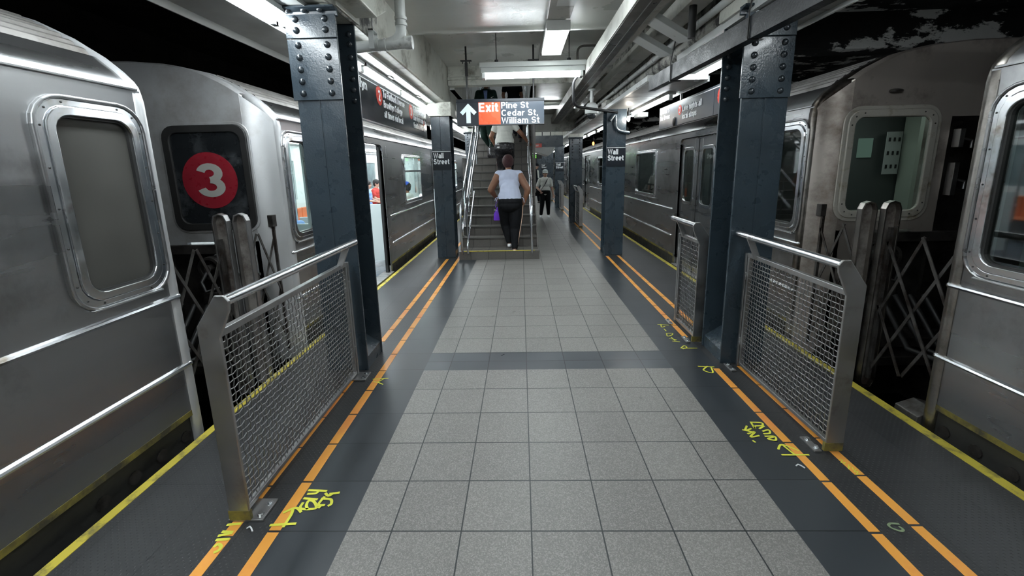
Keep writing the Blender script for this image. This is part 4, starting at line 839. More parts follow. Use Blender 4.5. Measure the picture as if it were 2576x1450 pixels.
# ================================================================== trains
def section(n_extra=0):
    return [(0, 1.96), (.004, 2.0), (.012, 2.035), (.03, 2.065), (.075, 2.115), (.16, 2.19), (.31, 2.29), (.50, 2.385), (.75, 2.445), (1.05, 2.472), (1.33, 2.478)]
SEC = section(); SECF = SEC+[(2.66-d, z) for d, z in SEC[::-1][1:]]
def roofz(d):
    d = min(d, 2.66-d)
    for (a, za), (b_, zb) in zip(SEC[:-1], SEC[1:]):
        if d <= b_: return za+(zb-za)*(d-a)/(b_-a+1e-9)
    return SEC[-1][1]
ZB, ZT = .14, 2.02
def car(xf, s, ya, yb, doors, wins, endwins, lab, opn=False, far_end=False, near_face=False, near_end_detail=True, lit='carlight', body='steel', facem='front', gl='glass', endgl='glass', frontwin='plain', interior=True, whead=False, inm='inw', ribm='rib', cab=None):
    X = lambda d: xf+s*d
    t = thing('subway_car', (X(1.33), (ya+yb)/2, -1.1), lab, 'train car')
    def bx(b, d0, d1, y0, y1, z0, z1): b.box(X(d0), X(d1), y0, y1, z0, z1); return b
    # ---- side panel by cells
    holes = [(a, b_, .0, 1.94) for a, b_ in doors]+[(a+.05, b_-.05, .98+.05, 1.84-.05) for a, b_ in wins]+[(a+.06, b_-.06, .95+.06, 1.92-.06) for a, b_ in endwins]
    def cells(y0, y1, z0, z1, hs):
        Y = sorted(set([y0, y1]+[v for h in hs for v in h[:2] if y0 < v < y1])); Z = sorted(set([z0, z1]+[v for h in hs for v in h[2:] if z0 < v < z1])); out = []
        for a, b_ in zip(Y[:-1], Y[1:]):
            run = None
            for c, d in zip(Z[:-1], Z[1:]):
                inside = any(h[0] < (a+b_)/2 < h[1] and h[2] < (c+d)/2 < h[3] for h in hs)
                if inside:
                    if run: out.append((a, b_, *run)); run = None
                else: run = (run[0], d) if run else (c, d)
            if run: out.append((a, b_, *run))
        return out
    b = B()
    for (a, b_, c, d) in cells(ya+.03, yb-.03, ZB, ZT, holes): bx(b, 0, .05, a, b_, c, d)
    obj('side_wall', b, body, t)
    b = B()
    for (a, b_, c, d) in cells(ya+.03, yb-.03, -.12, ZB, holes): bx(b, .02, .05, a, b_, c, d)
    obj('skirt', b, 'sill', t)
    ed = [ya+.04]+[v for dr in doors for v in dr]+[yb-.04]
    for i in range(0, len(ed), 2): obj('yellow_stripe', bx(B(), -.002, .03, ed[i], ed[i+1], ZB-.028, ZB+.006), 'ystrip', t, label='grimy yellow stripe along the bottom of the car side')
    for y in np.arange(yb-.13 if ya < 0 else ya+.15, (yb-.75) if ya < 0 else ya+.8, -.175 if ya < 0 else .175):
        if 0 < y < 8: obj('skirt_disc', B().prism(circ(y, .0, .035, 14), 'x', X(.012), X(.03)), 'equip', t)
    # ---- drip rail at belt, roof shoulder, ribs, roof
    b = B(); bx(b, -.012, .01, ya+.05, yb-.05, 2.018, 2.032); obj('drip_rail', b, body, t, .003)
    def sect(lo, hi, rip=0):
        pts = []
        n = 24 if rip else 6
        for i in range(n+1):
            d = lo+(hi-lo)*i/n; z = roofz(d)
            if rip: z += rip*(1 if (i//2) % 2 else -0.5)
            pts.append((d, z))
        return pts
    b = B(); r0 = [(X(d), ya+.05, z) for d, z in sect(0, .16)]; r1 = [(x, yb-.05, z) for x, _, z in r0]; b.loft([r0, r1], closed=False); obj('roof_shoulder', b, body, t)
    b = B(); P = sect(.16, .52, .013); r0 = [(X(d), ya+.09, z) for d, z in P]; r1 = [(x, yb-.09, z) for x, _, z in r0]; b.loft([r0, r1], closed=False, smooth=False); obj('roof_ribs', b, ribm, t)
    b = B(); P = [(d, roofz(d)) for d in (.52, .75, 1.05, 1.33, 1.6, 1.9, 2.2, 2.5, 2.6, 2.66)]+[(2.66, -.3)]; r0 = [(X(d), ya+.05, z) for d, z in P]; r1 = [(x, yb-.05, z) for x, _, z in r0]; b.loft([r0, r1], closed=False); obj('roof', b, 'equip', t)
    # corner bands at both ends (bright rolled edge)
    for (ye, sg) in ((ya, 1), (yb, -1)):
        b = B(); P = [(.0, -.12)]+[(0, .5), (0, 1.2)]+SECF[:9]
        rings = []
        for (d, z) in P:
            nx, nz = (-1, 0) if z < 1.99 else (-.6, .8)
            o_ = .008
            c0 = (X(d+nx*o_), z+nz*o_); c1 = (X(d+.05 if z < 1.99 else d+.02), z if z < 1.99 else z-.06)
            rings.append([(c0[0], ye+sg*.075, c0[1]), (c0[0], ye+sg*.02, c0[1]), (X(d+.012), ye, z+nz*0-.004), (c1[0], ye-sg*.012, c1[1]), (c1[0], ye+sg*.075, c1[1])])
        b.loft(rings, cap=True); obj('corner_band', b, 'front' if facem == 'front' else 'steel2', t)
    # ---- end faces
    for (ye, sg, full) in ((ya, 1, near_face), (yb, -1, far_end)):
        if full:
            prof = [(.0, 0), (.02, -.045), (.06, -.09), (.11, -.125), (.17, -.145), (.20, -.15)]
            b = B(); rings = []
            for (d, dy) in prof: rings.append([(X(d+.004), ye+sg*(dy+.02), z) for z in np.linspace(-.1, max(roofz(d+.006)-.02, 1.9), 14)])
            b.loft(rings, closed=False); obj('end_corner', b, facem, t)
            yf = ye-sg*.13
            hole = (.185+.04, .855-.04, 1.125+.04, 1.945-.04)
            def fcell(d0, d1, z0, zfun):
                n = max(2, int((d1-d0)/.08)); P = [(X(d0+(d1-d0)*i/n), zfun(d0+(d1-d0)*i/n)) for i in range(n+1)]
                b.prism([(X(d0), z0)]+P+[(X(d1), z0)], 'y', yf, yf+sg*.04)
            b = B(); top = lambda d: roofz(d)-.015
            fcell(.19, hole[0], .0, lambda d: hole[3]); fcell(.19, 2.47, hole[3], top)
            bx(b, hole[0], hole[1], yf, yf+sg*.04, 1.0, hole[2]); bx(b, .19, .46, yf, yf+sg*.04, .0, 1.0)
            bx(b, hole[1], .98, yf, yf+sg*.04, .98, hole[3]); bx(b, 1.68, 2.47, yf, yf+sg*.04, .98, hole[3]); bx(b, .98, 1.68, yf, yf+sg*.04, 1.90, hole[3])
            obj('end_wall', b, facem, t)
            b = B(); b.prism([(X(.19), 1.9)]+[(X(d), roofz(d)) for d in np.linspace(.19, 2.47, 30)]+[(X(2.47), 1.9)], 'y', yf+sg*.02, yf+sg*.06)
            rr = []
            for d in np.linspace(.19, 2.47, 40): rr.append([(X(d), yf, top(d)), (X(d), yf+sg*.02, roofz(d)-.003), (X(d), yf+sg*.09, roofz(d)+.004)])
            b = B(); b.loft(rr, closed=False); obj('end_cap', b, facem, t)
            b = B(); o_ = rrect(X(.52), 1.535, .70, .86, .10); i_ = rrect(X(.52), 1.535, .585, .745, .07); b.ring(o_, i_, 'y', yf-sg*.018, yf+sg*.01)
            if frontwin == 'bullet':
                fr = obj('end_window', b, 'rubber', t, .006)
                b = B(); b.ring(rrect(X(.52), 1.535, .745, .905, .12), o_, 'y', yf-sg*.006, yf+sg*.005); obj('trim_ring', b, 'front', fr, .003)
                b = B(); b.prism(i_, 'y', yf-sg*.002, yf+sg*.01); obj('pane', b, 'glassb', fr)
                b = B(); cx_, cz_ = X(.528), 1.52; b.prism(circ(cx_, cz_, .232, 40), 'y', yf-sg*.0045, yf-sg*.002); q = obj('route_bullet', b, 'bullet', fr)
                text('numeral', '3', .39, 'bulletw', (cx_+.008, yf-sg*.0055, cz_-.134), (1, 0, 0), (0, 0, 1), fr, align='CENTER', sx=1.38, wt=.19)
            else:
                fr = obj('end_window', b, 'framem', t, .008)
                b = B(); b.ring(rrect(X(.52), 1.535, .76, .92, .13), o_, 'y', yf-sg*.008, yf+sg*.005); obj('trim_ring', b, 'framem', fr, .004)
                b = B(); b.prism(i_, 'y', yf-sg*.002, yf+sg*.004); obj('pane', b, 'glass', fr)
                b = B()
                for (px, pz) in rrect(X(.52), 1.535, .645, .805, .09, 2): b.ell((px, yf-sg*.018, pz), .006, 6, 4)
                obj('screws', b, 'rubber', fr)
            b = B(); bx(b, .99, 1.67, yf+sg*.02, yf+sg*.05, -.1, 1.90); obj('end_door', b, 'steel2', t)
            # under-window equipment: buffer beam, hose couplings, boxes
            b = B(); bx(b, .46, 2.2, yf-sg*.03, yf+sg*.1, .90, .98); bx(b, .46, 2.2, yf+sg*.10, yf+sg*.14, -.1, .9); bx(b, .5, .72, yf-sg*.05, yf+sg*.1, .38, .56); bx(b, .15, 1.6, yf-sg*.16, yf+sg*.1, .02, .10); bx(b, .15, 1.6, yf-sg*.22, yf+sg*.1, -.12, -.04)
            obj('buffer_beam', b, 'equip', t, .006)
            for (d, z, r) in ((.62, .78, .10), (.58, .34, .12)):
                b = B(); b.ring(circ(X(d), z, r, 24), circ(X(d), z, r*.72, 24), 'y', yf-sg*.06, yf+sg*.1); b.prism(circ(X(d), z, r*.72, 24), 'y', yf+sg*.0, yf+sg*.05); b.prism(circ(X(d), z, r*.3, 16), 'y', yf-sg*.08, yf+sg*.05); obj('coupling', b, 'equip', t, .004)
            b = B(); b.tube([(X(.62), yf-sg*.06, .78), (X(.64), yf-sg*.14, .68), (X(.60), yf-sg*.16, .60), (X(.52), yf-sg*.1, .62)], .014, 8); obj('hose', b, 'rubber', t)
            b = B(); b.tube([(X(.2), yf-sg*.03, .72), (X(.40), yf-sg*.03, .72)], .013, 8); obj('grab_bar', b, 'fence', t)
            b = B(); bx(b, .055, .10, ye-sg*.12, ye-sg*.06, 1.12, 1.22); obj('gate_latch', b, 'equip', t, .004)
            if whead:
                b = B(); b.ell((X(.50), yf-sg*.02, 2.10), (.055, .03, .016), 12, 7); obj('marker_lamp', b, 'equip', t)
                for (z0, z1) in ((1.66, 1.80), (1.28, 1.54)):
                    b = B(); bx(b, 1.01, 1.05, yf-sg*.06, yf-sg*.0, z0, z1); b.tube([(X(1.05), yf-sg*.03, (z0+z1)/2), (X(1.12), yf-sg*.05, (z0+z1)/2-.02), (X(1.12), yf-sg*.05, (z0+z1)/2-.08)], .011, 7); obj('door_bracket', b, 'fence', t, .003)
        else:
            b = B(); yf = ye-sg*.0
            b.prism([(X(.05), -.1)]+[(X(d), roofz(d)-.02) for d in np.linspace(.05, 2.6, 24)]+[(X(2.6), -.1)], 'y', yf+sg*.05, yf+sg*.09); obj('end_wall', b, 'equip', t)
    # ---- windows
    def window(a, b_, z0, z1, wfr, gm, split=False, heavy=False):
        cy, cz, w, h = (a+b_)/2, (z0+z1)/2, b_-a, z1-z0
        b = B(); R0 = .12 if heavy else .075
        o_ = rrect(cy, cz, w, h, R0); m_ = rrect(cy, cz, w-wfr*.9, h-wfr*.9, R0*.85); i_ = rrect(cy, cz, w-2*wfr, h-2*wfr, R0*.65)
        b.ring(o_, m_, 'x', X(-.014), X(.01)); b.ring(m_, i_, 'x', X(-.024), X(.02))
        f = obj('window_frame', b, 'chrome', t, .005)
        if heavy:
            b = B(); b.ring(rrect(cy, cz, w+.035, h+.035, R0+.02), o_, 'x', X(-.022), X(.002)); obj('outer_gasket', b, body, f, .006)
            b = B()
            pts = rrect(cy, cz, w-wfr*.45, h-wfr*.45, R0*.9, 2); 
            for i in range(len(pts)):
                p, q = pts[i], pts[(i+1) % len(pts)]; L = math.hypot(p[0]-q[0], p[1]-q[1]); n = max(1, int(L/.15))
                for k in range(n): b.ell((X(-.015), p[0]+(q[0]-p[0])*k/n, p[1]+(q[1]-p[1])*k/n), (.003, .005, .005), 6, 4)
            obj('screws', b, 'rubber', f)
            b = B(); b.ring(rrect(cy, cz, w-2*wfr+.01, h-2*wfr+.01, R0*.6), rrect(cy, cz, w-2*wfr-.02, h-2*wfr-.02, R0*.5), 'x', X(-.010), X(.02)); obj('seal', b, 'rubber', f)
        b = B(); b.prism(rrect(cy, cz, w-2*wfr+.004, h-2*wfr+.004, R0*.65), 'x', X(.006), X(.010)); obj('pane', b, gm, f)
        if split:
            b = B(); bx(b, -.02, .02, a+wfr*.8, b_-wfr*.8, z1-h*.36, z1-h*.36+.035); obj('transom', b, 'chrome', f, .004)
        else:
            pass
        b = B(); bx(b, -.026, -.002, a+.06, b_-.06, z0-.016, z0-.004); obj('sill', b, 'chrome', f, .003)
    for k, (a, b_) in enumerate(wins): window(a, b_, .98, 1.84, .056, gl, split=opn or k > 0)
    for (a, b_) in endwins: window(a, b_, .95, 1.92, .072, endgl, heavy=True)
    # ---- rub rails
    edges = [ya+.03]+[v for dr in doors for v in dr]+[yb-.03]
    b = B()
    for i in range(0, len(edges), 2):
        a, c = edges[i], edges[i+1]
        if i: a += .22
        if i+1 < len(edges)-1: c -= .16
        if c-a < .2: continue
        for z in (.865, .435):
            pr = [(X(.0), z-.017), (X(-.016), z-.010), (X(-.020), z), (X(-.016), z+.010), (X(0), z+.017)]
            b = B(); b.prism(pr, 'y', a, c); b.ell((X(-.002), a, z), (.018, .022, .017), 8, 6); b.ell((X(-.002), c, z), (.018, .022, .017), 8, 6)
            obj('rub_rail', b, 'chrome', t)
    # ---- doors
    for (a, c) in doors:
        w = c-a
        b = B(); z1 = 1.94
        out = [(a-.07, .0), (a-.07, z1-.02)]+[(a-.07+.11*(1-math.cos(u)), z1-.02+.09*math.sin(u)) for u in (.4, .8, 1.2, math.pi/2)]
        out += [(c+.07-(p[0]-a+.07), p[1]) for p in out[::-1]]
        inn = [(a, .0), (a, z1-.08)]+[(a+.09*(1-math.cos(u)), z1-.08+.08*math.sin(u)) for u in (.4, .8, 1.2, math.pi/2)]
        inn += [(c-(p[0]-a), p[1]) for p in inn[::-1]]
        n = len(out); v = []; fcs = []
        for (P, dx) in ((out, -.006), (inn, -.006), (inn, .07)): v += [(X(dx), p[0], p[1]) for p in P]
        for i in range(n-1): fcs += [(i, i+1, n+i+1, n+i), (n+i, n+i+1, 2*n+i+1, 2*n+i)]
        b.add(v, fcs); df = obj('door_frame', b, body, t)
        b = B(); bx(b, -.045, .12, a-.02, c+.02, -.03, .012); 
        for k in range(9): bx(b, -.045, .1, a+w*k/9+.01, a+w*k/9+.02, .012, .016)
        obj('threshold', b, 'fence', df, .003)
        if opn:
            b = B(); bx(b, .03, .065, a-.0, a+.05, .01, z1-.03); bx(b, .03, .065, c-.05, c, .01, z1-.03); obj('door_edge', b, 'rubber', df)
        else:
            for (p, q) in ((a, a+w/2-.006), (a+w/2+.006, c)):
                b = B(); wa, wb = p+.12, q-.12
                for cc in [(p, wa, .01, 1.93), (wb, q, .01, 1.93), (wa, wb, .01, 1.02), (wa, wb, 1.77, 1.93)]: bx(b, .025, .06, *cc)
                lf = obj('door_leaf', b, body, t, .004)
                cy, cz = (p+q)/2, 1.395
                b = B(); b.ring(rrect(cy, cz, q-p-.20, .83, .10), rrect(cy, cz, q-p-.29, .74, .07), 'x', X(.012), X(.04)); obj('window_frame', b, 'chrome', lf, .004)
                b = B(); b.prism(rrect(cy, cz, q-p-.28, .75, .07), 'x', X(.030), X(.034)); obj('pane', b, gl, lf)
            b = B(); bx(b, .02, .03, a+w/2-.008, a+w/2+.008, .01, 1.92); obj('door_seal', b, 'rubber', df)
        b = B(); bx(b, -.006, .0, c+.20, c+.24, 1.80, 1.93); b.ring(rrect(c+.22, 1.865, .055, .14, .01), rrect(c+.22, 1.865, .045, .13, .008), 'x', X(-.005), X(.001)); obj('door_indicator', b, body, t)
    # ---- interior
    if interior:
        b = B(); bx(b, .05, 2.6, ya+.1, yb-.1, -.1, .005); obj('car_floor', b, 'infl', t)
        b = B(); bx(b, .16, 2.50, ya+.1, yb-.1, 2.10, 2.13); bx(b, .075, .2, ya+.1, yb-.1, 1.97, 2.07); obj('car_ceiling', b, inm, t)
        b = B(); hs = [(a+.1, c-.1, 1.02, 1.8) for a, c in wins]+[(a+.15, a+(c-a)/2-.12, 1.0, 1.75) for a, c in doors]+[(a+(c-a)/2+.12, c-.15, 1.0, 1.75) for a, c in doors]
        for (a, c, d, e) in cells(ya+.1, yb-.1, .0, 2.1, hs): bx(b, 2.55, 2.6, a, c, d, e)
        obj('far_wall', b, inm, t)
        b = B()
        for (a, c, d, e) in cells(ya+.1, yb-.1, .0, 2.0, holes): bx(b, .052, .07, a, c, d, e)
        obj('inner_lining', b, inm, t)
        b = B(); bx(b, 2.585, 2.59, ya+.1, yb-.1, .9, 1.9); obj('far_glass', b, 'farg' if lit == 'carlight' else 'cabw', t)  # far window colour carries the teal of the reflected interior
        b = B()
        for d in (.75, 1.85): bx(b, d, d+.16, ya+.3, yb-.3, 2.075, 2.098)
        obj('ceiling_lamp', b, lit, t)
        sp = [ya+.4]+[v for dr in doors for v in dr]+[yb-.4]
        for i in range(0, len(sp), 2):
            a, c = sp[i]+.3, sp[i+1]-.3
            if c-a < .4 or (ya < 0 and c > -.5): continue
            for (d0, d1, bk) in ((.09, .50, .09), (2.16, 2.54, 2.50)):
                n = int((c-a)/.45)
                b = B()
                for k in range(n):
                    u = a+(c-a)*k/n; bx(b, d0, d1, u+.0, u+(c-a)/n+.002, .42, .46); bx(b, bk, bk+.04, u+.01, u+(c-a)/n-.01, .44, .85)
                obj('bench', b, 'seat', t, .01)
            for yy in (a-.08, c+.05):
                for (d0, d1) in ((.09, .55), (2.1, 2.54)): obj('end_panel', bx(B(), d0, d1, yy, yy+.03, .15, 1.05), inm, t)
                for dd in (.58, 2.08): obj('pole', B().tube([(X(dd), yy, .0), (X(dd), yy, 2.08)], .016, 8), 'rail', t)
            obj('grab_bar', B().tube([(X(.62), a, 1.86), (X(.62), c, 1.86)], .014, 6), 'rail', t)
    if ya < 0 and s > 0:
        obj('pale_panel', bx(B(), .22, .30, 1.30, 2.30, .8, 2.0).box(X(.22), X(.3), 2.18, 2.28, .8, 2.0) if False else B().box(X(.20), X(.34), 2.15, 2.25, .8, 2.05), 'pale', t)
    if cab:
        b = B(); bx(b, .1, 1.9, cab, cab+.03, .0, 2.09); cw = obj('cab_wall', b, 'cabw', t)
        b = B(); bx(b, 1.62, 1.80, cab-.20, cab-.02, .5, 2.05); obj('pale_panel', b, 'pale', cw)
        b = B(); bx(b, 1.17, 1.32, cab-.012, cab-.002, 1.60, 1.80); obj('door_window', b, 'farw', cw)
        b = B(); bx(b, 1.42, 1.58, cab-.06, cab-.052, 1.42, 1.86); pl_ = obj('notice_plate', b, 'whiter' if False else 'canopy', cw)
        b = B()
        for zz in (1.78, 1.64, 1.50):
            for dd in (1.45, 1.50, 1.55): bx(b, dd-.009, dd+.009, cab-.066, cab-.06, zz-.02, zz+.02)
        obj('slots', b, 'black', pl_)
        b = B(); bx(b, .3, .7, cab-.5, cab-.38, 2.07, 2.09); obj('cab_lamp', b, lit, t)
    # underframe
    b = B(); bx(b, .15, 2.5, ya+.3, yb-.3, -.75, -.1); obj('underframe', b, 'equip', t)
    return t
XLF, XRF = -2.06, 2.44
car(XLF, -1, -8.0, 2.41, [(-6.6, -5.35), (-1.1, .17)], [(-3.9, -2.6)], [(1.82, 2.335)], 'near left stainless car with a cloudy end window, at the left edge', endgl='glassc', far_end=False, lit='cardim', inm='inwd')
car(XLF, -1, 3.66, 19.2, [(5.16, 6.42), (10.03, 11.29), (15.2, 16.46)], [(7.48, 8.80), (12.4, 13.7)], [(3.71, 4.22), (18.5, 19.0)], 'left stainless car with open doors and a red 3 bullet in its end window', opn=True, near_face=True, frontwin='bullet')
car(XRF, 1, -8.0, 2.41, [(-6.6, -5.35), (-1.1, .17)], [(-3.9, -2.6)], [(1.80, 2.32)], 'near right stainless car with a wide bright window frame, at the right edge', body='steel', gl='glassd', endgl='glassd', lit='cardim', facem='front2', inm='inwd')
car(XRF, 1, 3.70, 19.2, [(5.43, 6.70), (10.25, 11.51), (15.2, 16.46)], [(7.78, 9.18), (12.4, 13.7)], [(3.75, 4.27), (18.5, 19.0)], 'right stainless car with closed doors and a rust-stained end seen beside the gate', near_face=True, body='steel', facem='front2', gl='glassd', endgl='glassd', lit='cardim', whead=True, inm='inwd', cab=4.75)
car(XLF, -1, 20.4, 35.9, [(21.8, 23.0), (27, 28.2), (32, 33.2)], [(24.3, 25.6)], [(20.5, 21)], 'third left stainless car in the distance', interior=True, near_face=True)
car(XRF, 1, 20.4, 35.9, [(21.8, 23.0), (27, 28.2), (32, 33.2)], [(24.3, 25.6)], [(20.5, 21)], 'third right stainless car in the distance beyond the columns', near_face=True, facem='front2', gl='glassd', lit='cardim', inm='inwd')
# wall phone-like door control posters inside right cab (white notice with dark slots)
# ------------------------------------------------------------------ pantograph gates between the cars
def gate(xc, s, lab, y0, y1, padx, lab2=''):
    t = thing('gate', (xc, (y0+y1)/2, -.05), lab, 'gate')
    ym = (y0+y1)/2
    for (yy, dx, zt, zb) in ((ym-.055, s*.03, 1.30, -.08), (ym+.05, -s*.045, 1.29, -.05)):
        b = B(); x0 = padx+dx; pts = [(x0-.055, zb+.05), (x0-.03, zb), (x0+.03, zb), (x0+.055, zb+.05), (x0+.055, zt-.055), (x0+.038, zt-.014), (x0, zt), (x0-.038, zt-.014), (x0-.055, zt-.055)]
        b.prism(pts, 'y', yy, yy+.012); p = obj('pad', b, 'pad', t, .004)
        inner = [(x0+(q[0]-x0)*.80, (zt+zb)/2+(q[1]-(zt+zb)/2)*.985) for q in pts]
        b = B(); b.ring([(q[0], q[1]) for q in pts], inner, 'y', yy-.035, yy+.012); obj('pad_rim', b, 'fence' if s < 0 else 'steel2', p, .002)
    for (ya, yb) in ((y0, ym-.09), (ym+.10, y1)):
        L = yb-ya; w = .020
        for yy in (ya, yb):
            b = B(); b.bar((xc, yy, .0), (xc, yy, 1.12), .022, .022); obj('upright', b, 'gate', t)
        q = lambda u, z: (xc, ya+L*u, z)
        for (p0, p1, k) in ((q(0, 1.10), q(1, .08), 1), (q(0, .20), q(1, 1.02), -1), (q(.5, 1.09), q(0, .66), -1), (q(.5, 1.09), q(1, .52), 1), (q(.5, .14), q(0, .62), 1), (q(.5, .14), q(1, .56), -1)):
            b = B(); b.bar(Vector(p0)+Vector((.008*k, 0, 0)), Vector(p1)+Vector((.008*k, 0, 0)), .006, w, side=(1, 0, 0)); obj('lattice_bar', b, 'gate', t)
        for (u, z) in ((.5, 1.09), (0, .64), (1, .54), (.5, .14), (.5, .62)):
            pass
    return t
gate(-2.14, -1, 'black folding lattice gate with two upright pads in the gap between the left cars', 2.44, 3.58, -2.10)
gate(2.53, 1, 'rusty folding lattice gate with two upright pads in the gap between the right cars', 2.44, 3.60, 2.50)
for (xf, s, l) in ((XLF, -1, 'left'), (XRF, 1, 'right')):
    t = thing('coupler', (xf+s*1.33, 3.0, -.6), 'dark coupler and cables joining the %s cars' % l, 'coupler')
    b = B(); b.box(xf+s*1.1, xf+s*1.55, 2.3, 3.8, -.6, -.25); b.box(xf+s*.25, xf+s*1.9, 2.42, 2.62, -.14, -.06); b.box(xf+s*.9, xf+s*1.8, 2.5, 3.5, -.1, -.02); obj('drawbar', b, 'equip', t, .01)
    b = B()
    for k in range(4): b.tube([(xf+s*(.6+.12*k), 2.48, .5), (xf+s*(.62+.12*k), 2.8, .12), (xf+s*(.6+.12*k), 3.2, .1), (xf+s*(.58+.12*k), 3.5, .45)], .022, 8)
    obj('cables', b, 'rubber', t)
b = B(); b.prism([(2.40, -.12), (2.52, -.12), (2.62, .03), (2.52, .06), (2.41, .02)], 'y', 2.40, 2.56); o = obj('step_plate', b, 'gate', None, .004); tag(o, 'bent grey step bracket below the near right car corner', 'step')
b = B(); b.box(XLF+.004, XLF-.01, 6.44, 6.52, -.09, -.02); o = obj('reflector', b, 'redlens'); tag(o, 'small red reflector under the open left door', 'reflector')

# ================================================================== people
def cap(b, p0, r0, p1, r1, sq=1.0, axis=None, seg=14):
    """tapered capsule; sq flattens it along `axis`"""
    p0, p1 = Vector(p0), Vector(p1); d = (p1-p0); L = d.length
    if L < 1e-5: b.ell(p0, r0); return b
    d.normalize(); a = Vector(axis) if axis else (Vector((0, 1, 0)) if abs(d.y) < .9 else Vector((1, 0, 0))); a = (a-d*a.dot(d)).normalized(); c = d.cross(a)
    st = [(-r0*math.cos(t), r0*math.sin(t)) for t in (.05, .5, 1.0)]+[(0, r0), (L*.33, r0+(r1-r0)*.33), (L*.66, r0+(r1-r0)*.66), (L, r1)]+[(L+r1*math.cos(t), r1*math.sin(t)) for t in (1.0, .5, .05)]
    rg = [[p0+d*x+(a*math.cos(2*math.pi*j/seg)*sq+c*math.sin(2*math.pi*j/seg))*r for j in range(seg)] for x, r in st]
    return b.loft(rg, cap=True)
def fuse(name, b, m, parent, voxel=.009, smooth=6, label=None):
    off = OFF[parent.name]; me = b.mesh(name, off); o = bpy.data.objects.new(name, me); COL.objects.link(o)
    r = o.modifiers.new('r', 'REMESH'); r.mode = 'VOXEL'; r.voxel_size = voxel; r.use_smooth_shade = True
    sm = o.modifiers.new('s', 'SMOOTH'); sm.iterations = smooth; sm.factor = .5
    dg = bpy.context.evaluated_depsgraph_get(); dg.update(); me2 = bpy.data.meshes.new_from_object(o.evaluated_get(dg)); bpy.data.objects.remove(o)
    me2.materials.clear(); me2.materials.append(MT[m] if isinstance(m, str) else m); me2.name = name
    me2.polygons.foreach_set('use_smooth', [True]*len(me2.polygons))
    q = bpy.data.objects.new(name, me2); COL.objects.link(q); q.parent = parent; OFF[q.name] = off
    if label: q['label'] = label
    return q
def hand(b, w, e, palm_n, s=1.0, curl=.5, side=1):
    """w wrist point, e elbow point; palm and five separate fingers continuing the forearm"""
    w, e = Vector(w), Vector(e); d = (w-e).normalized(); n = Vector(palm_n); n = (n-d*n.dot(d)).normalized(); t = d.cross(n)*side
    pc = w+d*.045*s
    cap(b, w, .024*s, w+d*.07*s, .036*s, .5, axis=n)
    for k, (o_, L) in enumerate(((.030, .070), (.010, .080), (-.010, .076), (-.029, .060))):
        p = w+d*.085*s+t*o_*s; q = p+(d*math.cos(curl*.6)+n*math.sin(curl*.6)).normalized()*L*.5*s; r = q+(d*math.cos(curl*1.6)+n*math.sin(curl*1.6)).normalized()*L*.5*s
        cap(b, p-d*.02*s, .0095*s, q, .0088*s, seg=8); cap(b, q, .0088*s, r, .0075*s, seg=8)
    p = w+d*.03*s+t*.030*s; q = p+(d*.6+t*.6+n*.35).normalized()*.038*s; r = q+(d*.9+t*.15+n*.4).normalized()*.032*s
    cap(b, p, .012*s, q, .0105*s, seg=8); cap(b, q, .0105*s, r, .009*s, seg=8)
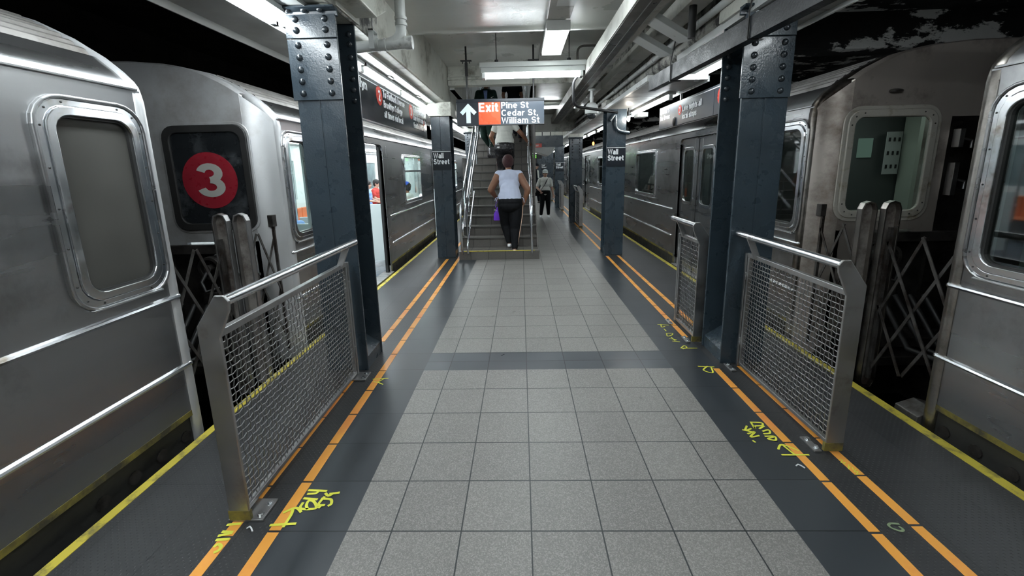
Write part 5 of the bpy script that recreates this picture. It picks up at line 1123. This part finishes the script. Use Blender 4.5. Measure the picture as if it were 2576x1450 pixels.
def figure(name, loc, label, J, skin, top, bottom, shoe, hairm, face=(0, -1, 0), sc=1.0, short=True, hair='short', voxel=.010, build=1.0, hips=1.0, sleeve=.55, group=None, topm2=None, headvis=True, capm=None, hemz=None, sneck=.0):
    """J: joints in world coordinates: head, neck, chest, pelvis, shL, shR, elL, elR, wrL, wrR, hipL, hipR, knL, knR, anL, anR, toL, toR"""
    t = thing(name, loc, label, 'person', group); V = {k: Vector(v) for k, v in J.items()}
    F = Vector(face).normalized(); Rt = Vector((0, 0, 1)).cross(F)*-1
    b = B()
    # torso
    k = build
    up = (V['neck']-V['pelvis']).normalized()
    def torso(b, g):
        sw = (V['shL']-V['shR']).length/2
        for (f, rx, ry, of) in ((0.0, .165*hips, .125*hips, .0), (.18, .160*hips, .125*hips, -.005), (.38, .135*k, .105*k, .0), (.58, .145*k, .11*k, .01), (.78, .15*k, .11*k, .005), (.92, .12*k, .09*k, -.005)):
            c = V['pelvis']+(V['neck']-V['pelvis'])*f+F*of
            rot = Matrix((Rt, F, Rt.cross(F))).transposed()
            b.ell(c, (rx*sc+g, ry*sc+g, (.13 if f < .9 else .075)*sc+g), 18, 11, rot=rot)
        cap(b, V['shL'], .052*sc*k+g, V['shR'], .052*sc*k+g)
        nz = -.03 if g == 0 else -.065; cap(b, V['shL'], .052*sc*k+g, V['neck']+Vector((0, 0, nz)), .05*sc+g); cap(b, V['shR'], .052*sc*k+g, V['neck']+Vector((0, 0, nz)), .05*sc+g)
    torso(b, 0)
    cap(b, V['neck']-up*.05, .058*sc, V['head']-Vector((0, 0, .04)), .050*sc)
    # head
    h = V['head']; hr = Matrix((Rt, F, Vector((0, 0, 1)))).transposed()
    b.ell(h+Vector((0, 0, .025*sc)), (.076*sc, .094*sc, .095*sc), 18, 12, rot=hr)
    b.ell(h+F*.022*sc-Vector((0, 0, .045*sc)), (.056*sc, .068*sc, .075*sc), 16, 10, rot=hr)
    b.ell(h+F*.092*sc-Vector((0, 0, .022*sc)), (.014*sc, .020*sc, .024*sc), 10, 8, rot=hr)
    b.ell(h+F*.080*sc-Vector((0, 0, .064*sc)), (.026*sc, .014*sc, .012*sc), 10, 8, rot=hr)
    for sg in (-1, 1): b.ell(h+Rt*sg*.078*sc-F*.005-Vector((0, 0, .01*sc)), (.012*sc, .022*sc, .034*sc), 10, 8, rot=hr)
    for s_ in 'LR':
        sg = 1 if s_ == 'L' else -1
        ka = k*(1.18 if k > 1.15 else 1); cap(b, V['sh'+s_], .052*sc*ka, V['el'+s_], .042*sc*ka); cap(b, V['el'+s_], .042*sc*ka, V['wr'+s_], .027*sc)
        hand(b, V['wr'+s_], V['el'+s_], F if 'palm'+s_ not in J else J['palm'+s_], sc, .7, 1 if (Rt.x*sg > 0) else -1)
        cap(b, V['hip'+s_], .085*sc*hips, V['kn'+s_], .058*sc*hips); cap(b, V['kn'+s_], .058*sc, V['an'+s_], .036*sc)
    body = fuse('body', b, skin, t, voxel)
    # eyes
    for sg in (-1, 1):
        e = B().ell(h+F*.088*sc+Rt*sg*.030*sc+Vector((0, 0, .005)), .0095*sc, 8, 6); obj('eye', e, 'rubber', body)
    # top
    b = B(); torso(b, .012*sc)
    for s_ in 'LR':
        d = V['el'+s_]-V['sh'+s_]
        e_ = V['sh'+s_]+d*(sleeve if sleeve < 1 else 1)
        cap(b, V['sh'+s_], .058*sc*k+.006, e_, (.052 if sleeve > .3 else .045)*sc*k+.008)
        if sleeve >= 1: cap(b, V['el'+s_], .046*sc*k+.008, V['el'+s_]+(V['wr'+s_]-V['el'+s_])*.97, .036*sc)
    if hemz: cap(b, V['pelvis']+Vector((0, 0, hemz+.12)), .15*sc*hips, V['pelvis']+Vector((0, 0, hemz)), .155*sc*hips, .8)
    if top: fuse('top', b, top, t, voxel)
    # trousers
    b = B(); c = V['pelvis']; rot = Matrix((Rt, F, Rt.cross(F))).transposed()
    b.ell(c+Vector((0, 0, -.0)), (.178*sc*hips, .142*sc*hips, .13*sc), 18, 10, rot=rot)
    b.ell(c-F*.035*sc-Vector((0, 0, .07*sc)), (.168*sc*hips, .12*sc*hips, .12*sc), 18, 10, rot=rot)
    for s_ in 'LR':
        cap(b, V['hip'+s_], .104*sc*hips, V['kn'+s_], .080*sc*hips); d = V['an'+s_]-V['kn'+s_]; cap(b, V['kn'+s_], .080*sc*hips, V['an'+s_]-d*.12, .056*sc)
    if bottom: fuse('trousers', b, bottom, t, voxel)
    for s_ in 'LR':
        a, to = V['an'+s_], V['to'+s_]; b = B(); d = (to-a); up_ = Vector((0, 0, 1))
        heel = a-d.normalized()*.03*sc-Vector((0, 0, .045*sc)) if abs(d.z) < .12 else a-Vector((0, 0, .02))
        cap(b, heel, .038*sc, to, .036*sc, .8, axis=(0, 0, 1)); cap(b, a-Vector((0, 0, .02)), .040*sc, (heel+to)/2, .038*sc)
        sh = fuse('shoe', b, shoe, t, .007, 3)
    if hair == 'short' or hair == 'afro':
        b = B(); g = .026 if hair == 'afro' else .010
        b.ell(h+Vector((0, 0, .035*sc))-F*.012*sc, (.080*sc+g, .094*sc+g, .092*sc+g), 18, 12, rot=hr)
        b.ell(h-F*.045*sc-Vector((0, 0, .02*sc)), (.070*sc+g*.6, .055*sc+g*.6, .07*sc), 16, 10, rot=hr)
        if hair == 'afro': b.ell(h+Vector((0, 0, .075*sc)), (.070*sc+g, .085*sc+g, .07*sc), 16, 10, rot=hr)
        b2 = fuse('hair', b, hairm, t, voxel, 2)
        if not hair == 'afro' or F.y < 0: pass
    if capm:
        b = B(); b.ell(h+Vector((0, 0, .060*sc)), (.090*sc, .104*sc, .080*sc), 18, 12, rot=hr); b.ell(h+Vector((0, 0, .030*sc)), (.090*sc, .104*sc, .035*sc), 18, 8, rot=hr)
        cp = fuse('cap', b, capm, t, .008, 2)
        b = B(); rg = []
        for i in range(9):
            a = -1.1+2.2*i/8; o1 = h+Vector((0, 0, .035*sc))+(F*math.cos(a)+Rt*math.sin(a))*.098*sc; o2 = h+Vector((0, 0, .018*sc))+F*.075*sc*math.cos(a)+(F*math.cos(a)+Rt*math.sin(a))*.102*sc
            rg.append([o1, o2, o2-Vector((0, 0, .006)), o1-Vector((0, 0, .008))])
        b.loft(rg, cap=True); obj('brim', b, capm, cp)
    return t
def bag(nm, loc, w, d, h, lab, m, strap=None, cat='bag', taper=.8, lean=0):
    t = thing(nm, loc, lab, cat); x, y, z = loc; rg = []
    for (f, g) in ((0, .92), (.08, 1), (.5, .97), (.9, taper+.04), (1, taper)):
        rg.append([(x+math.copysign(abs(math.cos(a))**.5, math.cos(a))*w/2*g+lean*f, y+math.copysign(abs(math.sin(a))**.5, math.sin(a))*d/2*(g if f < .6 else g*.6), z+h*f) for a in [2*math.pi*i/24 for i in range(24)]])
    obj('bag_body', B().loft(rg, cap=True), m, t)
    if strap: obj('handle', B().tube(strap, .007, 6), m, t)
    return t
# 1 the person starting up the stairs
J = dict(pelvis=(-.20, 7.50, .985), neck=(-.215, 7.66, 1.50), head=(-.225, 7.735, 1.655), shL=(-.395, 7.64, 1.455), shR=(-.035, 7.64, 1.45), elL=(-.54, 7.62, 1.19), elR=(.12, 7.56, 1.185),
         wrL=(-.45, 7.80, 1.02), wrR=(.035, 7.58, .93), hipL=(-.30, 7.50, .94), hipR=(-.10, 7.50, .94), knL=(-.285, 7.62, .56), knR=(-.115, 7.50, .50), anL=(-.225, 7.50, .235), anR=(-.13, 7.30, .155), toL=(-.225, 7.66, .18), toR=(-.11, 7.39, .045))
J['palmR'] = (-1, .2, 0)
w1 = figure('person', (-.2, 7.45, 0), 'person in a pale blue cap-sleeved top and black trousers stepping onto the stairs', J, 'skinb', 'tblue', 'tblk', 'shoe', 'hairr', face=(0, 1, 0), sc=1.0, hair='afro', build=1.22, hips=1.22, sleeve=.12, voxel=.008, hemz=.06)
b = B(); b.tube([(.026, 7.47, .92), (.012, 7.47, .72), (-.022, 7.46, .52), (-.058, 7.38, .34), (-.085, 7.31, .2)], .008, 8); obj('trouser_stripe', b, 'tan', w1, label='tan stripe down the trouser leg')
b = B(); b.tube([(-.41, 7.45, 1.07), (-.45, 7.42, 1.05), (-.465, 7.43, 1.01), (-.44, 7.42, 1.03)], .006, 6); b.tube([(-.41, 7.45, 1.07), (-.44, 7.43, .99)], .005, 6); b.tube([(.01, 7.45, 1.06), (.04, 7.43, 1.04), (.05, 7.43, .97)], .006, 6); obj('side_ties', b, 'tblue', w1)
t = bag('carrier_bag', (-.425, 7.66, .64), .17, .09, .24, 'purple carrier bag held in the left hand of the person starting up the stairs', 'purple', [(-.47, 7.66, .87), (-.45, 7.76, 1.0), (-.39, 7.66, .87)], lean=.02, taper=.45)
b = B(); b.ell((-.475, 7.62, .83), (.018, .004, .008), 8, 5); b.ell((-.445, 7.614, .815), (.010, .004, .006), 8, 5); obj('print', b, 'shoe', t)
# 2 the person in the white tee above
y = 8.94
J = dict(pelvis=(-.325, y, 2.02), neck=(-.315, y+.05, 2.50), head=(-.315, y+.09, 2.66), shL=(-.475, y+.04, 2.45), shR=(-.155, y+.04, 2.45), elL=(-.60, y+.02, 2.20), elR=(.03, y+.05, 2.24),
         wrL=(-.53, y+.14, 2.03), wrR=(.165, y+.22, 2.08), hipL=(-.42, y, 1.96), hipR=(-.24, y, 1.96), knL=(-.40, y+.08, 1.57), knR=(-.23, y+.16, 1.62), anL=(-.39, y, 1.25), anR=(-.22, y+.18, 1.40), toL=(-.39, y+.12, 1.195), toR=(-.22, y+.32, 1.36))
w2 = figure('person', (-.32, y, .99), 'person in a white tee and shiny black trousers climbing higher up the stairs', J, 'skinb', 'twhite', 'leath', 'rubber', 'hairb', face=(0, 1, 0), build=1.1, hips=1.18, sleeve=.48, voxel=.010, hemz=.05)
b = B(); b.prism([(-.325, 2.44), (-.30, 2.44), (-.3125, 2.38)], 'y', y-.098, y-.09); 
t = bag('handbag', (-.56, y+.06, 1.78), .26, .12, .22, 'shiny black handbag at the left hip of the person in the white tee', 'leath', [(-.64, y+.06, 1.98), (-.60, y+.1, 2.14), (-.52, y+.1, 2.14), (-.48, y+.06, 1.98)])
b = B(); b.box(-.64, -.625, y-.012, y+.0, 1.85, 1.97); obj('buckle', b, 'chrome', t)
# 3 descending person in green, chest visible above the sign
y = 10.3; zf = ST_Z+RI*10
J = dict(pelvis=(-.80, y, zf+.98), neck=(-.77, y-.02, zf+1.50), head=(-.76, y-.05, zf+1.66), shL=(-.60, y-.02, zf+1.44), shR=(-.95, y-.02, zf+1.44), elL=(-.54, y-.02, zf+1.15), elR=(-1.02, y-.02, zf+1.16),
         wrL=(-.55, y-.18, zf+.98), wrR=(-.90, y-.24, zf+1.14), hipL=(-.71, y, zf+.92), hipR=(-.89, y, zf+.92), knL=(-.68, y-.12, zf+.50), knR=(-.85, y-.06, zf+.48), anL=(-.64, y-.16, zf+.09), anR=(-.72, y+.14, zf+.25), toL=(-.64, y-.30, zf+.03), toR=(-.72, y, zf+.20))
figure('person', (-.78, y, zf), 'person in a dark green zipped tracksuit coming down, half hidden by the exit sign', J, 'skinb', 'green', 'green', 'rubber', 'hairb', face=(0, -1, 0), build=1.12, sleeve=1)
p3 = [o for o in bpy.data.objects if o.get('label', '').startswith('person in a dark green')][0]
b = B(); b.prism([(-.82, zf+1.47), (-.73, zf+1.47), (-.755, zf+1.15), (-.785, zf+1.15)], 'y', y-.165, y-.14); obj('shirt_front', b, 'strp', p3)
b = B(); b.prism([(-.66, zf+1.315), (-.645, zf+1.305), (-.59, zf+1.34), (-.64, zf+1.322)], 'y', y-.165, y-.145); obj('chest_mark', b, 'signw', p3, label='small white curved tick on the chest')
# 4 second descending person in dark clothes
y = 10.9; zf = ST_Z+RI*12
J = dict(pelvis=(-.13, y, zf+.95), neck=(-.18, y-.02, zf+1.46), head=(-.19, y-.05, zf+1.62), shL=(-.02, y-.02, zf+1.40), shR=(-.34, y-.02, zf+1.40), elL=(.05, y-.04, zf+1.12), elR=(-.40, y-.02, zf+1.14),
         wrL=(.05, y-.20, zf+.95), wrR=(-.35, y-.16, zf+.93), hipL=(-.04, y, zf+.90), hipR=(-.20, y, zf+.90), knL=(-.01, y-.14, zf+.48), knR=(-.16, y-.04, zf+.46), anL=(.0, y-.2, zf+.09), anR=(-.12, y+.14, zf+.25), toL=(.0, y-.33, zf+.03), toR=(-.12, y, zf+.20))
figure('person', (-.15, y, zf), 'person in dark clothes coming down behind the person in the white tee', J, 'skinb', 'suit', 'suit', 'rubber', 'hairb', face=(0, -1, 0), sleeve=.6)
# 5 pale cap person walking towards the camera
y = 13.25
J = dict(pelvis=(.74, y, .82), neck=(.735, y, 1.24), head=(.745, y-.02, 1.375), shL=(.885, y, 1.185), shR=(.585, y, 1.185), elL=(.955, y+.02, .94), elR=(.49, y+.02, .95),
         wrL=(.985, y-.03, .74), wrR=(.60, y-.20, .83), hipL=(.82, y, .77), hipR=(.66, y, .77), knL=(.83, y-.02, .45), knR=(.645, y-.04, .45), anL=(.845, y+.05, .09), anR=(.605, y-.02, .09), toL=(.86, y-.08, .035), toR=(.59, y-.16, .035))
w5 = figure('person', (.74, y, 0), 'person in a pale cap, white tee and black trousers walking down the platform', J, 'skinl', 'twhite', 'tblk', 'shoe', 'hairb', face=(0, -1, 0), sc=.93, build=1.0, sleeve=.75, capm='capw', hair='short', hemz=.0)
b = B(); P_ = [(.83, y-.03, 1.24), (.80, y-.10, 1.19), (.74, y-.145, 1.06), (.66, y-.15, .95), (.59, y-.13, .86)]; rg = [[Vector(p)+Vector((.02, -.012, .016)), Vector(p)-Vector((.02, .012, .016)), Vector(p)-Vector((.02, -.012, .016)), Vector(p)+Vector((.02, .012, .016))] for p in P_]; 
b.loft(rg, cap=True, smooth=False); 
t = bag('crossbody_bag', (.53, y-.10, .70), .22, .09, .15, 'black bag on a diagonal strap worn by the person in the pale cap', 'tblk'); obj('strap', b, 'rubber', t)
# 6 black-suited person in profile
y = 18.7; dx = .13
J = dict(pelvis=(.50, y, .95), neck=(.50, y, 1.46), head=(.54, y-.0, 1.60), shL=(.50, y-.17, 1.41), shR=(.50, y+.17, 1.41), elL=(.44, y-.2, 1.14), elR=(.46, y+.2, 1.14), wrL=(.54, y-.2, .93), wrR=(.56, y+.2, .93), hipL=(.50, y-.09, .9), hipR=(.5, y+.09, .9), knL=(.60, y-.09, .5), knR=(.47, y+.09, .48), anL=(.64, y-.09, .09), anR=(.36, y+.09, .12), toL=(.78, y-.09, .04), toR=(.46, y+.09, .05))
J = {k: (v[0]+dx, v[1], v[2]) for k, v in J.items()}
w6 = figure('person', (.63, y, 0), 'person in a black suit and dark cap seen in profile beside the stair wall', J, 'skinl', 'suit', 'suit', 'rubber', 'hairg', face=(1, -.25, 0), sleeve=1, capm='suit', voxel=.013)
b = B(); b.prism([(.73, 1.10), (.79, 1.10), (.77, 1.42), (.70, 1.44)], 'y', y-.17, y-.12); obj('shirt_front', b, 'twhite', w6)
# passengers seated in the left car
def seated(x, y, face, lab, top, hair, capm=None, skin='skinb', sc=.95, z0=0, bottom='tblk'):
    F = Vector(face); Rt = Vector((0, 0, 1)).cross(F)*-1; c = Vector((x, y, z0)); g = lambda r, f, z: tuple(c+Rt*r+F*f+Vector((0, 0, z)))
    J = dict(pelvis=g(0, 0, .58), neck=g(0, .02, 1.05), head=g(0, .05, 1.20), shL=g(.17, .0, 1.0), shR=g(-.17, .0, 1.0), elL=g(.21, .05, .78), elR=g(-.21, .05, .78), wrL=g(.08, .24, .74), wrR=g(-.08, .24, .76),
             hipL=g(.09, .05, .55), hipR=g(-.09, .05, .55), knL=g(.10, .44, .53), knR=g(-.10, .44, .53), anL=g(.10, .42, .12), anR=g(-.10, .42, .12), toL=g(.10, .55, .04), toR=g(-.10, .55, .04))
    return figure('person', (x, y, z0), lab, J, skin, top, bottom, 'rubber', hair, face=face, sc=sc, capm=capm, voxel=.014, sleeve=.6, hair='short')
seated(-2.42, 9.15, (-1, 0, 0), 'seated passenger in a blue cap seen through the split window of the left car', 'twhite', 'hairb', 'bluec')
seated(-2.44, 4.42, (-1, 0, 0), 'seated passenger in a blue shirt low in the end side window of the left car', 'bluet', 'skinb', sc=.9)
seated(-4.22, 11.6, (1, 0, 0), 'passenger with tied black hair seated across from the open left door', 'bluet', 'hairb', skin='skinl')
seated(-4.22, 12.3, (1, 0, 0), 'passenger in red seated beyond the one with tied hair', 'redp', 'hairb', skin='skinl')
seated(2.86, 8.95, (1, 0, 0), 'seated passenger dimly seen through the right car window', 'twhite', 'hairb', skin='skinl')
seated(4.6, 6.3, (-1, 0, 0), 'seated passenger dimly seen through the closed right doors', 'suit', 'hairb')
